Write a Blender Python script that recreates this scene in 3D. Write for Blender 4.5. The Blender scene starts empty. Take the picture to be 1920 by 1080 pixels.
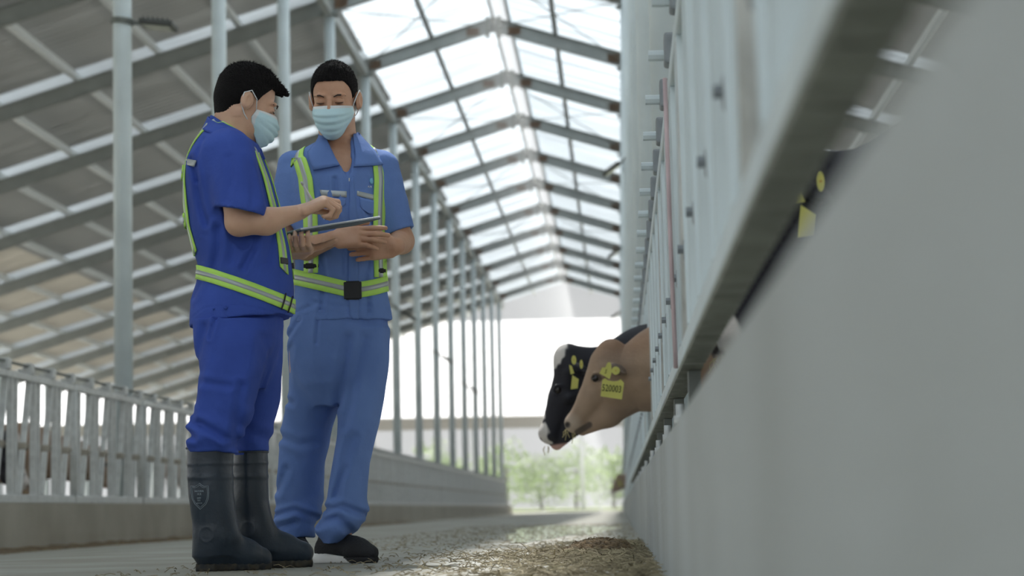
import bpy, bmesh, math, random
import numpy as np
from mathutils import Vector, Matrix
random.seed(7); rng = np.random.default_rng(7)
scn = bpy.context.scene
# ---------------------------------------------------------------- camera
FPX = 4500.0
H0 = 0.185
def _n(v): v = np.array(v, float); return v / np.linalg.norm(v)
_dy = _n(((1162 - 960) / FPX, (540 - 950) / FPX, -1))
_up = np.array((-0.019, 1.0, 0.0)); _up[2] = -(_up[0] * _dy[0] + _up[1] * _dy[1]) / _dy[2]
_dz = _n(_up); _dx = np.cross(_dy, _dz)
RM = np.array([_dx, _dy, _dz])
CAMP = np.array((0, 0, H0))
def at(px, py, Y):
    d = RM @ np.array(((px - 960) / FPX, (540 - py) / FPX, -1.0))
    return CAMP + d * (Y / d[1])
cd = bpy.data.cameras.new('camera'); cam = bpy.data.objects.new('camera', cd); scn.collection.objects.link(cam)
cam.matrix_world = Matrix([list(RM[0]) + [0], list(RM[1]) + [0], list(RM[2]) + [H0], [0, 0, 0, 1]])
cd.sensor_width = 36; cd.lens = FPX / 1920 * 36; cd.clip_start = 0.05; cd.clip_end = 1500
cd.dof.use_dof = True; cd.dof.focus_distance = 8.5; cd.dof.aperture_fstop = 4.0
scn.camera = cam
# ---------------------------------------------------------------- light
w = bpy.data.worlds.new('sky'); scn.world = w; w.use_nodes = True
nt = w.node_tree; bg = nt.nodes['Background']
tc = nt.nodes.new('ShaderNodeTexCoord'); sx = nt.nodes.new('ShaderNodeSeparateXYZ'); rp = nt.nodes.new('ShaderNodeValToRGB')
nt.links.new(tc.outputs['Generated'], sx.inputs[0]); nt.links.new(sx.outputs['Z'], rp.inputs[0]); nt.links.new(rp.outputs[0], bg.inputs[0])
rp.color_ramp.elements[0].position = 0.0; rp.color_ramp.elements[0].color = (.90, .93, .94, 1)
rp.color_ramp.elements[1].position = 0.5; rp.color_ramp.elements[1].color = (.74, .81, .87, 1)
bg.inputs[1].default_value = 0.6
sd = bpy.data.lights.new('sun', 'SUN'); sd.energy = 6.4; sd.angle = math.radians(3); sd.color = (1, .98, .94)
sun = bpy.data.objects.new('sun', sd); scn.collection.objects.link(sun)
sun.rotation_euler = (math.radians(-32), math.radians(-10), 0)
vs = scn.view_settings; vs.view_transform = 'Standard'; vs.look = 'None'; vs.gamma = 1; vs.use_curve_mapping = False; vs.exposure = 1.05
scn.display_settings.display_device = 'sRGB'
cy = scn.cycles; cy.use_denoising = True; cy.max_bounces = 8; cy.diffuse_bounces = 5; cy.transmission_bounces = 6; cy.sample_clamp_indirect = 6; cy.caustics_reflective = False; cy.caustics_refractive = False
# ---------------------------------------------------------------- helpers
def srgb(r, g, b):
    f = lambda c: c / 12.92 if c <= .04045 else ((c + .055) / 1.055) ** 2.4
    return (f(r / 255), f(g / 255), f(b / 255), 1)
def mat(name, col, rough=.6, metal=0, var=.12, vscale=8, bump=0, bscale=60, col2=None, stretch=(1, 1, 1), sss=0, attr=None, spec=.5):
    m = bpy.data.materials.new(name); m.use_nodes = True; t = m.node_tree; b = t.nodes['Principled BSDF']
    b.inputs['Roughness'].default_value = rough; b.inputs['Metallic'].default_value = metal; b.inputs['Specular IOR Level'].default_value = spec
    tcn = t.nodes.new('ShaderNodeTexCoord'); mp = t.nodes.new('ShaderNodeMapping'); mp.inputs['Scale'].default_value = stretch
    t.links.new(tcn.outputs['Object'], mp.inputs[0])
    nz = t.nodes.new('ShaderNodeTexNoise'); nz.inputs['Scale'].default_value = vscale; nz.inputs['Detail'].default_value = 5
    t.links.new(mp.outputs[0], nz.inputs[0])
    mx = t.nodes.new('ShaderNodeMix'); mx.data_type = 'RGBA'
    c2 = col2 or tuple(c * (1 - 2 * var) for c in col[:3]) + (1,)
    mr = t.nodes.new('ShaderNodeMapRange'); mr.inputs[1].default_value = .35; mr.inputs[2].default_value = .65
    t.links.new(nz.outputs[0], mr.inputs[0]); t.links.new(mr.outputs[0], mx.inputs[0])
    mx.inputs[6].default_value = c2; mx.inputs[7].default_value = col
    out = mx.outputs[2]
    if attr:
        at_ = t.nodes.new('ShaderNodeAttribute'); at_.attribute_name = attr
        m2 = t.nodes.new('ShaderNodeMix'); m2.data_type = 'RGBA'; m2.blend_type = 'MULTIPLY'; m2.inputs[0].default_value = 1
        t.links.new(out, m2.inputs[6]); t.links.new(at_.outputs['Color'], m2.inputs[7]); out = m2.outputs[2]
    t.links.new(out, b.inputs['Base Color'])
    if sss: b.inputs['Subsurface Weight'].default_value = sss; b.inputs['Subsurface Scale'].default_value = .01; b.inputs['Subsurface Radius'].default_value = (1, .4, .25)
    if bump:
        n2 = t.nodes.new('ShaderNodeTexNoise'); n2.inputs['Scale'].default_value = bscale; n2.inputs['Detail'].default_value = 4
        t.links.new(mp.outputs[0], n2.inputs[0])
        bp = t.nodes.new('ShaderNodeBump'); bp.inputs['Strength'].default_value = bump; bp.inputs['Distance'].default_value = .02
        t.links.new(n2.outputs[0], bp.inputs['Height']); t.links.new(bp.outputs[0], b.inputs['Normal'])
    return m
def tag(o, label=None, cat=None, group=None, kind=None):
    if label: o['label'] = label
    if cat: o['category'] = cat
    if group: o['group'] = group
    if kind: o['kind'] = kind
    return o
def link(o, parent=None):
    scn.collection.objects.link(o)
    if parent is not None:
        o.parent = parent
        o.matrix_parent_inverse = Matrix.Translation(-Vector(parent.location)) if parent.type == 'EMPTY' else Matrix()
    return o
def empty(name, loc=(0, 0, 0)):
    o = bpy.data.objects.new(name, None); o.empty_display_size = .1; scn.collection.objects.link(o); o.location = loc
    return o
class MB:
    def __init__(s): s.v = []; s.f = []; s.mi = []
    def add(s, vs_, fs, mi=0):
        n = len(s.v); s.v += [tuple(v) for v in vs_]; s.f += [tuple(i + n for i in f) for f in fs]; s.mi += [mi] * len(fs)
    def box(s, lo, hi, mi=0, bev=0):
        x0, y0, z0 = lo; x1, y1, z1 = hi
        if not bev:
            s.add([(x0, y0, z0), (x1, y0, z0), (x1, y1, z0), (x0, y1, z0), (x0, y0, z1), (x1, y0, z1), (x1, y1, z1), (x0, y1, z1)],
                  [(0, 3, 2, 1), (4, 5, 6, 7), (0, 1, 5, 4), (1, 2, 6, 5), (2, 3, 7, 6), (3, 0, 4, 7)], mi)
        else:
            b = bmesh.new(); bmesh.ops.create_cube(b, size=1)
            for v in b.verts: v.co = Vector((x0 + (v.co.x + .5) * (x1 - x0), y0 + (v.co.y + .5) * (y1 - y0), z0 + (v.co.z + .5) * (z1 - z0)))
            bmesh.ops.bevel(b, geom=b.edges[:], offset=bev, segments=2, affect='EDGES', profile=.5)
            b.verts.index_update(); s.add([v.co[:] for v in b.verts], [[v.index for v in f.verts] for f in b.faces], mi); b.free()
    def beam(s, a, b, w_, h, mi=0, up=(0, 0, 1)):
        a = np.array(a, float); b = np.array(b, float); d = _n(b - a); sd_ = np.cross(d, up)
        if np.linalg.norm(sd_) < 1e-4: sd_ = np.cross(d, (1, 0, 0))
        sd_ = _n(sd_); u = np.cross(sd_, d); vs_ = []
        for p in (a, b):
            for i, j in ((-1, -1), (1, -1), (1, 1), (-1, 1)): vs_.append(p + sd_ * i * w_ / 2 + u * j * h / 2)
        s.add(vs_, [(3, 2, 1, 0), (4, 5, 6, 7), (0, 1, 5, 4), (1, 2, 6, 5), (2, 3, 7, 6), (3, 0, 4, 7)], mi)
    def tube(s, pts, r, n=8, mi=0, caps=True):
        pts = [np.array(p, float) for p in pts]; N = len(pts); rr = r if hasattr(r, '__len__') else [r] * N
        u = None; vs_ = []
        for i, p in enumerate(pts):
            d = _n(pts[min(i + 1, N - 1)] - pts[max(i - 1, 0)])
            if u is None: u = np.cross(d, (0, 0, 1)) if abs(d[2]) < .9 else np.cross(d, (1, 0, 0))
            u = _n(u - d * np.dot(u, d)); v = np.cross(d, u)
            for k in range(n):
                a = 2 * math.pi * k / n; vs_.append(p + (u * math.cos(a) + v * math.sin(a)) * rr[i])
        fs = [(i * n + k, i * n + (k + 1) % n, (i + 1) * n + (k + 1) % n, (i + 1) * n + k) for i in range(N - 1) for k in range(n)]
        if caps: fs += [tuple(range(n))[::-1], tuple(range((N - 1) * n, N * n))]
        s.add(vs_, fs, mi)
    def mesh(s, name, mats, smooth=False):
        me = bpy.data.meshes.new(name); me.from_pydata(s.v, [], s.f)
        for m in (mats if isinstance(mats, (list, tuple)) else [mats]): me.materials.append(m)
        me.polygons.foreach_set('material_index', s.mi)
        if smooth: me.polygons.foreach_set('use_smooth', [True] * len(s.f))
        me.update(); return me
    def build(s, name, mats, parent=None, smooth=False):
        o = bpy.data.objects.new(name, s.mesh(name, mats, smooth)); return link(o, parent)
def inst(me, name, parent=None, loc=(0, 0, 0)):
    o = bpy.data.objects.new(name, me); scn.collection.objects.link(o); o.location = loc
    if parent is not None: o.parent = parent
    return o
def copy_tree(o, parent=None, label=None, loc=None, rotz=None):
    c = o.copy(); scn.collection.objects.link(c)
    if parent is not None: c.parent = parent; c.matrix_parent_inverse = o.matrix_parent_inverse.copy()
    if label: c['label'] = label
    if loc is not None: c.location = loc
    if rotz is not None: c.rotation_euler = (0, 0, rotz)
    for ch in list(o.children): copy_tree(ch, c)
    return c
ORD = 'first second third fourth fifth sixth seventh eighth ninth tenth eleventh twelfth thirteenth fourteenth fifteenth sixteenth seventeenth eighteenth nineteenth twentieth'.split()
# ---------------------------------------------------------------- implicit surfaces
class Field:
    def __init__(s, lo, hi, h):
        s.h = h; s.lo = np.array(lo, float); n = np.ceil((np.array(hi) - s.lo) / h).astype(int) + 1; s.n = n
        s.F = np.full(n, .2, np.float32)
        s.ax = [(s.lo[i] + h * np.arange(n[i])).astype(np.float32) for i in range(3)]
    def clone(s, empty_=False):
        import copy
        c = copy.copy(s); c.F = np.full(s.n, .2, np.float32) if empty_ else s.F.copy(); return c
    def _sl(s, lo, hi):
        a = np.clip(np.floor((np.array(lo) - s.lo) / s.h).astype(int), 0, s.n); b = np.clip(np.ceil((np.array(hi) - s.lo) / s.h).astype(int) + 1, 0, s.n)
        return tuple(slice(i, j) for i, j in zip(a, b))
    def _g(s, sl): return s.ax[0][sl[0]][:, None, None], s.ax[1][sl[1]][None, :, None], s.ax[2][sl[2]][None, None, :]
    def comb(s, sl, d, k, mode):
        A = s.F[sl]
        if A.size == 0: return
        if mode == 'u':
            if k > 0: hh = np.maximum(k - np.abs(A - d), 0) / k; s.F[sl] = np.minimum(A, d) - hh * hh * k * .25
            else: s.F[sl] = np.minimum(A, d)
        elif mode == 's':
            d = -d
            if k > 0: hh = np.maximum(k - np.abs(A - d), 0) / k; s.F[sl] = np.maximum(A, d) + hh * hh * k * .25
            else: s.F[sl] = np.maximum(A, d)
    def cap(s, a, b, r0, r1=None, k=.01, mode='u', squash=None, cut=None):
        """round cone a->b; squash=(axis, factor) flattens it along an axis; cut = clip flat past b"""
        a = np.array(a, float); b = np.array(b, float); r1 = r0 if r1 is None else r1
        m = max(r0, r1) * (max(1, squash[1]) if squash else 1) + k + 3 * s.h
        sl = s._sl(np.minimum(a, b) - m, np.maximum(a, b) + m); X, Y, Z = s._g(sl)
        if X.size * Y.size * Z.size == 0: return
        ab = b - a; L2 = max(ab @ ab, 1e-12)
        px, py, pz = X - a[0], Y - a[1], Z - a[2]
        t = np.clip((px * ab[0] + py * ab[1] + pz * ab[2]) / L2, 0, 1)
        qx, qy, qz = px - t * ab[0], py - t * ab[1], pz - t * ab[2]
        if squash:
            n_ = _n(squash[0]); f = squash[1]; q = qx * n_[0] + qy * n_[1] + qz * n_[2]; c = (1 / f - 1) * q
            qx, qy, qz = qx + c * n_[0], qy + c * n_[1], qz + c * n_[2]
            d = (np.sqrt(qx * qx + qy * qy + qz * qz) - (r0 + (r1 - r0) * t)) * min(1, f ** .5)
        else: d = np.sqrt(qx * qx + qy * qy + qz * qz) - (r0 + (r1 - r0) * t)
        if cut is not None:
            n_ = _n(cut if not isinstance(cut, bool) else ab); d = np.maximum(d, (X - b[0]) * n_[0] + (Y - b[1]) * n_[1] + (Z - b[2]) * n_[2])
        s.comb(sl, d.astype(np.float32), k, mode)
    def ell(s, c, r, R=None, k=.01, mode='u'):
        """ellipsoid; R rows = its axes"""
        c = np.array(c, float); r = np.array(r, float); m = r.max() + k + 3 * s.h
        sl = s._sl(c - m, c + m); X, Y, Z = s._g(sl)
        if X.size * Y.size * Z.size == 0: return
        R = np.eye(3) if R is None else np.array(R)
        p = [R[i][0] * (X - c[0]) + R[i][1] * (Y - c[1]) + R[i][2] * (Z - c[2]) for i in range(3)]
        k0 = np.sqrt(sum((p[i] / r[i]) ** 2 for i in range(3))); k1 = np.sqrt(sum((p[i] / r[i] ** 2) ** 2 for i in range(3))) + 1e-9
        s.comb(sl, (k0 * (k0 - 1) / k1).astype(np.float32), k, mode)
    def rbox(s, c, r, R=None, k=.01, rd=.01, mode='u'):
        c = np.array(c, float); r = np.array(r, float); m = np.linalg.norm(r) + k + 3 * s.h
        sl = s._sl(c - m, c + m); X, Y, Z = s._g(sl)
        if X.size * Y.size * Z.size == 0: return
        R = np.eye(3) if R is None else np.array(R)
        q = [np.abs(R[i][0] * (X - c[0]) + R[i][1] * (Y - c[1]) + R[i][2] * (Z - c[2])) - (r[i] - rd) for i in range(3)]
        d = np.sqrt(sum(np.maximum(x, 0) ** 2 for x in q)) + np.minimum(np.maximum(np.maximum(q[0], q[1]), q[2]), 0) - rd
        s.comb(sl, d.astype(np.float32), k, mode)
    def prof(s, secs, k=.01, mode='u', yaw=0, top=None, bot=None, grow=0):
        """vertical loft: secs = (z, cx, cy, a, b); tops / bottoms may be tilted planes (z0, dz/dx)"""
        secs = sorted(secs); zs = np.array([q[0] for q in secs]); zd = s.ax[2].astype(float)
        def I(j):
            v = np.interp(zd, zs, [q[j] for q in secs]); kk = max(1, int(.018 / s.h)); ker = np.hanning(2 * kk + 3); ker /= ker.sum()
            return np.convolve(np.pad(v, kk + 1, mode='edge'), ker, 'valid')[None, None, :]
        cx, cy_, a, b = I(1), I(2), I(3) + grow, I(4) + grow
        X, Y, Z = s.ax[0][:, None, None], s.ax[1][None, :, None], zd[None, None, :]
        c_, s_ = math.cos(yaw), math.sin(yaw); dx, dy = X - cx, Y - cy_
        u, v = c_ * dx + s_ * dy, -s_ * dx + c_ * dy
        k0 = np.sqrt((u / a) ** 2 + (v / b) ** 2); k1 = np.sqrt((u / a ** 2) ** 2 + (v / b ** 2) ** 2) + 1e-9
        d = k0 * (k0 - 1) / k1
        zt = top(X) if callable(top) else (top[0] + top[1] * dx) if top else zs[-1]; zb = (bot[0] + bot[1] * dx) if bot else zs[0]
        d = np.maximum(np.maximum(d, Z - zt), zb - Z)
        s.comb((slice(None),) * 3, d.astype(np.float32), k, mode)
    def warp(s, fn, band=.04):
        idx = np.nonzero(np.abs(s.F) < band)
        P = [s.ax[i][idx[i]].astype(float) for i in range(3)]
        s.F[idx] += fn(*P).astype(np.float32)
    def crease(s, pts, Y, w_, amp, side=-1):
        """soft groove (amp > 0) or ridge along a px polyline on the camera side of depth Y"""
        Q = [at(p[0], p[1], Y) for p in pts]
        def fn(x, y, z):
            d = np.full(x.shape, 9.)
            for a, b in zip(Q[:-1], Q[1:]):
                ax_, az = b[0] - a[0], b[2] - a[2]; t = np.clip(((x - a[0]) * ax_ + (z - a[2]) * az) / (ax_ * ax_ + az * az + 1e-9), 0, 1)
                d = np.minimum(d, np.hypot(x - a[0] - t * ax_, z - a[2] - t * az) + .0 * t)
            return amp * (np.exp(-(d / w_) ** 2) - .45 * np.exp(-((d - 2.2 * w_) / w_) ** 2)) * (y < Y)
        s.warp(fn)
    def sample(s, P):
        q = (np.asarray(P) - s.lo) / s.h; i = np.clip(np.floor(q).astype(int), 0, s.n - 2); f = np.clip(q - i, 0, 1); r = 0
        for a in (0, 1):
            for b in (0, 1):
                for c in (0, 1):
                    wt = (f[..., 0] if a else 1 - f[..., 0]) * (f[..., 1] if b else 1 - f[..., 1]) * (f[..., 2] if c else 1 - f[..., 2])
                    r = r + wt * s.F[i[..., 0] + a, i[..., 1] + b, i[..., 2] + c]
        return r
    def normal(s, P):
        e = s.h * 1.5; g = np.stack([s.sample(P + e * d) - s.sample(P - e * d) for d in np.eye(3)], -1)
        return g / (np.linalg.norm(g, axis=-1, keepdims=True) + 1e-9)
    def cast(s, O, D, t0=0, t1=3.0, step=.004):
        """first crossing along rays O + tD; returns points (nan when missed)"""
        O = np.asarray(O, float); D = np.asarray(D, float); D = D / np.linalg.norm(D, axis=-1, keepdims=True)
        P = np.full(O.shape, np.nan); hit = np.zeros(O.shape[:-1], bool); prev = None
        for t in np.arange(t0, t1, step):
            Q = O + t * D; ins = np.all((Q > s.lo) & (Q < s.lo + s.h * (s.n - 1)), -1); v = np.where(ins, s.sample(Q), .2)
            if prev is not None:
                new = (~hit) & (v < 0) & (prev >= 0)
                if new.any():
                    fr = prev / (prev - v + 1e-9); P[new] = (O + (t - step + fr[..., None] * step) * D)[new]; hit |= new
            prev = v
            if hit.all(): break
        return P
    def castpx(s, px, Y0, Y1):
        px = np.asarray(px, float); O = np.empty(px.shape[:-1] + (3,)); D = np.empty_like(O)
        for ix in np.ndindex(px.shape[:-1]):
            O[ix] = at(px[ix][0], px[ix][1], Y0); D[ix] = O[ix] - CAMP
        return s.cast(O, D, 0, Y1 - Y0)
    def mesh(s, name, mats):
        F = s.F.astype(np.float32); F[0], F[-1], F[:, 0], F[:, -1], F[:, :, 0], F[:, :, -1] = (.2,) * 6
        I = F < 0; c = np.zeros(tuple(s.n - 1), np.int8)
        offs = [(a, b, d) for a in (0, 1) for b in (0, 1) for d in (0, 1)]
        nx, ny, nz = s.n - 1
        for a, b, d in offs: c += I[a:a + nx, b:b + ny, d:d + nz]
        act = np.argwhere((c > 0) & (c < 8)); vid = np.full(tuple(s.n - 1), -1, np.int32); vid[tuple(act.T)] = np.arange(len(act))
        cv = np.stack([F[act[:, 0] + a, act[:, 1] + b, act[:, 2] + d] for a, b, d in offs], 1)
        acc = np.zeros((len(act), 3)); cnt = np.zeros(len(act)); oo = np.array(offs, float)
        for i in range(8):
            for j in range(i + 1, 8):
                if abs(oo[i] - oo[j]).sum() == 1:
                    x, y = cv[:, i], cv[:, j]; m = (x < 0) != (y < 0); t = np.where(m, x / (x - y + (x == y)), 0)
                    acc += m[:, None] * (oo[i] + t[:, None] * (oo[j] - oo[i])); cnt += m
        V = s.lo + s.h * (act + acc / cnt[:, None]); Q = []
        for ax in range(3):
            u, v = (ax + 1) % 3, (ax + 2) % 3
            sa = [slice(1, -1)] * 3; sb = [slice(1, -1)] * 3; sa[ax] = slice(0, -1); sb[ax] = slice(1, None)
            m = I[tuple(sa)] != I[tuple(sb)]; e = np.argwhere(m); base = e.copy()
            for w_ in (u, v): base[:, w_] += 1
            ins = I[tuple(base.T)]
            def vi(du, dv): q = base.copy(); q[:, u] += du; q[:, v] += dv; return vid[tuple(q.T)]
            q = np.stack([vi(-1, -1), vi(0, -1), vi(0, 0), vi(-1, 0)], 1); q[~ins] = q[~ins][:, ::-1]; Q.append(q)
        Q = np.concatenate(Q); Q = Q[(Q >= 0).all(1)]
        me = bpy.data.meshes.new(name); me.vertices.add(len(V)); me.vertices.foreach_set('co', V.ravel())
        me.loops.add(Q.size); me.loops.foreach_set('vertex_index', Q.ravel().astype(np.int32))
        me.polygons.add(len(Q)); me.polygons.foreach_set('loop_start', np.arange(0, Q.size, 4, dtype=np.int32))
        me.polygons.foreach_set('use_smooth', np.ones(len(Q), bool)); me.update(calc_edges=True); me.validate()
        for m in (mats if isinstance(mats, (list, tuple)) else [mats]): me.materials.append(m)
        return me
    def build(s, name, mats, parent=None):
        return link(bpy.data.objects.new(name, s.mesh(name, mats)), parent)
def vcol(o, fn):
    me = o.data; V = np.empty(len(me.vertices) * 3); me.vertices.foreach_get('co', V); V = V.reshape(-1, 3)
    c = me.color_attributes.new('tint', 'FLOAT_COLOR', 'POINT'); a = np.ones((len(V), 4), np.float32); a[:, :3] = fn(V); c.data.foreach_set('color', a.ravel())
def slab(P, N, th, name, mats, parent=None, lift=.003, mfn=None, smooth=True):
    """a thin solid sheet lying on a surface: P grid (n,m,3) with normals N"""
    n, m = P.shape[:2]; top = P + N * (lift + th); bot = P + N * (lift - .002); b = MB()
    V = np.concatenate([top.reshape(-1, 3), bot.reshape(-1, 3)]); nm = n * m; fs = []; mi = []
    for i in range(n - 1):
        for j in range(m - 1):
            a = i * m + j; fs.append((a, a + 1, a + m + 1, a + m)); mi.append(mfn(i, j) if mfn else 0)
            fs.append((nm + a + m, nm + a + m + 1, nm + a + 1, nm + a)); mi.append(0)
    for i in range(n - 1):
        for j in (0, m - 1): a = i * m + j; fs.append((a, a + m, nm + a + m, nm + a) if j == 0 else (a + m, a, nm + a, nm + a + m)); mi.append(0)
    for j in range(m - 1):
        for i in (0, n - 1): a = i * m + j; fs.append((a + 1, a, nm + a, nm + a + 1) if i == 0 else (a, a + 1, nm + a + 1, nm + a)); mi.append(0)
    b.v = [tuple(v) for v in V]; b.f = fs; b.mi = mi
    o = b.build(name, mats, parent, smooth)
    bm = bmesh.new(); bm.from_mesh(o.data); bmesh.ops.recalc_face_normals(bm, faces=bm.faces); bm.to_mesh(o.data); bm.free()
    return o
def text_mesh(s, size, name, m, M, parent=None, extrude=.0006):
    c = bpy.data.curves.new(name, 'FONT'); c.body = s; c.size = size; c.align_x = 'CENTER'; c.align_y = 'CENTER'; c.extrude = extrude; c.resolution_u = 3
    t = bpy.data.objects.new(name, c); scn.collection.objects.link(t); dg = bpy.context.evaluated_depsgraph_get()
    me = bpy.data.meshes.new_from_object(t.evaluated_get(dg)); bpy.data.objects.remove(t); me.materials.clear(); me.materials.append(m)
    me.transform(M); return link(bpy.data.objects.new(name, me), parent)
def frame(x, y, z, o): return Matrix(((x[0], y[0], z[0], o[0]), (x[1], y[1], z[1], o[1]), (x[2], y[2], z[2], o[2]), (0, 0, 0, 1)))
# ---------------------------------------------------------------- materials
M = {}
M['galv'] = mat('galvanised_steel', srgb(208, 212, 212), .45, .08, var=.1, vscale=14, bump=.1)
M['galv_dark'] = mat('dull_zinc', srgb(120, 126, 122), .55, .1, var=.12, vscale=9)
M['paint'] = mat('pale_grey_blue_paint', srgb(212, 225, 230), .5, .0, var=.05, vscale=3)
M['rafter'] = mat('grey_rafter_paint', srgb(152, 158, 156), .5, .0, var=.08, vscale=4)
M['rust'] = mat('rusty_steel', srgb(112, 88, 66), .8, 0, var=.3, vscale=30)
M['roofpan0'] = mat('roof_sheet', srgb(176, 176, 172), .5, .0, var=.07, vscale=.8)
M['purlin'] = mat('purlin_zinc', srgb(240, 246, 250), .4, .0, var=.03)
M['conc'] = mat('concrete_wall', srgb(184, 190, 192), .85, 0, var=.10, vscale=1.1, bump=.25, bscale=40, col2=srgb(170, 175, 175))
M['floor'] = mat('concrete_floor', srgb(152, 152, 144), .7, 0, vscale=1.6, bump=.3, bscale=50, col2=srgb(132, 129, 116))
M['dirt'] = mat('yard_soil', srgb(128, 118, 98), .95, 0, var=.2, vscale=3, bump=.4)
M['pave'] = mat('yard_concrete', srgb(214, 212, 202), .9, 0, var=.05, vscale=1)
M['grass'] = mat('lawn', srgb(190, 206, 140), .95, 0, var=.15, vscale=.8, bump=.5, bscale=6)
M['leaf'] = mat('leaf', srgb(198, 214, 172), .9, 0, var=.18, vscale=.6)
M['bark'] = mat('bark', srgb(110, 98, 84), .9)
M['white'] = mat('white_sheet_roof', srgb(236, 238, 240), .6, 0, var=.03)
M['beige'] = mat('beige_fascia', srgb(140, 135, 124), .7, 0, var=.05)
M['black'] = mat('black_plastic', srgb(28, 30, 34), .5)
M['lampglass'] = mat('lamp_glass', srgb(196, 200, 190), .25)
M['ribstrip'] = mat('grey_ribbed_strip', srgb(140, 143, 134), .8, 0, var=.15, vscale=12)
M['latch_grey'] = mat('latch_grey', srgb(150, 158, 164), .5)
M['pivot'] = mat('dirty_zinc', srgb(168, 162, 150), .6)
M['lamp_housing'] = mat('lamp_housing_grey', srgb(72, 76, 74), .5)
M['pink'] = mat('faded_red_cord', srgb(214, 192, 196), .8)
m = bpy.data.materials.new('translucent_roof_sheet'); m.use_nodes = True; t = m.node_tree; t.nodes.clear()
o_ = t.nodes.new('ShaderNodeOutputMaterial'); mx = t.nodes.new('ShaderNodeMixShader'); d1 = t.nodes.new('ShaderNodeBsdfDiffuse'); d2 = t.nodes.new('ShaderNodeBsdfTranslucent')
d1.inputs[0].default_value = (.55, .58, .6, 1); d2.inputs[0].default_value = (.72, .76, .79, 1); mx.inputs[0].default_value = .8
nz = t.nodes.new('ShaderNodeTexNoise'); nz.inputs['Scale'].default_value = .7; tcx = t.nodes.new('ShaderNodeTexCoord'); mpx = t.nodes.new('ShaderNodeMapping'); mpx.inputs['Scale'].default_value = (.3, 3, .3)
t.links.new(tcx.outputs['Object'], mpx.inputs[0]); t.links.new(mpx.outputs[0], nz.inputs[0])
mrr = t.nodes.new('ShaderNodeMapRange'); mrr.inputs[1].default_value = .3; mrr.inputs[2].default_value = .7; mrr.inputs[3].default_value = .62; mrr.inputs[4].default_value = .95
t.links.new(nz.outputs[0], mrr.inputs[0]); t.links.new(mrr.outputs[0], mx.inputs[0])
t.links.new(d1.outputs[0], mx.inputs[1]); t.links.new(d2.outputs[0], mx.inputs[2]); t.links.new(mx.outputs[0], o_.inputs[0]); M['trans'] = m
m = M['trans'].copy(); m.name = 'grey_roof_sheet'; M['roofpan'] = m
for q in m.node_tree.nodes:
    if q.type == 'BSDF_DIFFUSE': q.inputs[0].default_value = (.49, .50, .50, 1)
    if q.type == 'BSDF_TRANSLUCENT': q.inputs[0].default_value = (.58, .59, .58, 1)
    if q.type == 'MAP_RANGE': q.inputs[3].default_value = .13; q.inputs[4].default_value = .22
m = M['trans'].copy(); m.name = 'dusty_skylight_sheet'; M['dusty'] = m
for q in m.node_tree.nodes:
    if q.type == 'MAP_RANGE': q.inputs[3].default_value = .34; q.inputs[4].default_value = .50
for nm_, lo_, hi_ in (('warm_eave_sheet', .30, .42), ('clear_skylight_sheet', .55, .75)):  # first one covers the eave strips, more translucent than the grey sheets
    m = M['trans'].copy(); m.name = nm_; M[nm_] = m
    for q in m.node_tree.nodes:
        if q.type == 'MAP_RANGE': q.inputs[3].default_value = lo_; q.inputs[4].default_value = hi_
        if q.type == 'BSDF_DIFFUSE' and nm_[0] == 'w': q.inputs[0].default_value = (.50, .49, .45, 1)
        if q.type == 'BSDF_TRANSLUCENT' and nm_[0] == 'w': q.inputs[0].default_value = (.62, .60, .55, 1)
# ---------------------------------------------------------------- the barn
BAY = 6.0; RX = -2.34; RZ = 9.83; SL = .305; PXL = -4.97; PXR = .30; EX = -19.9; ERX = 14.2; Y1 = 105.6; Y0 = -12.0
FS = math.atan(SL)
def rz_(x): return RZ - SL * abs(x - RX)
b = MB(); xs = [-20.5, -4.95, -4.2, -2.6, 0.0, .4, 15]; zs = [-.09, -.09, -.06, 0, 0, 0, 0]
ys = [Y0, 0, 4, 8, 12, 20, 40, 70, Y1 + .6]
V = [(x, y, z) for y in ys for x, z in zip(xs, zs)] + [(x, y, -.35) for y in ys for x in xs]
n = len(xs); k = len(ys) * n; Fc = []
for i in range(len(ys) - 1):
    for j in range(n - 1):
        a = i * n + j; Fc += [(a, a + 1, a + n + 1, a + n), (k + a + n, k + a + n + 1, k + a + 1, k + a)]
b.add(V, Fc); tag(b.build('floor', M['floor']), kind='structure')
# kerb walls carrying the feed fences
b = MB(); b.box((.117, Y0, -.05), (.34, Y1, .351)); tag(b.build('wall_right', M['conc']), 'low grey concrete kerb wall along the right feed fence', kind='structure')
M['conc2'] = mat('stained_concrete', srgb(178, 174, 162), .85, 0, vscale=1.2, bump=.25, bscale=40, col2=srgb(158, 153, 140))
b = MB(); b.box((-4.92, Y0, -.2), (-4.70, Y1, .302)); tag(b.build('wall_left', M['conc2']), 'low stained concrete kerb wall along the left feed fence', kind='structure')
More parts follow.
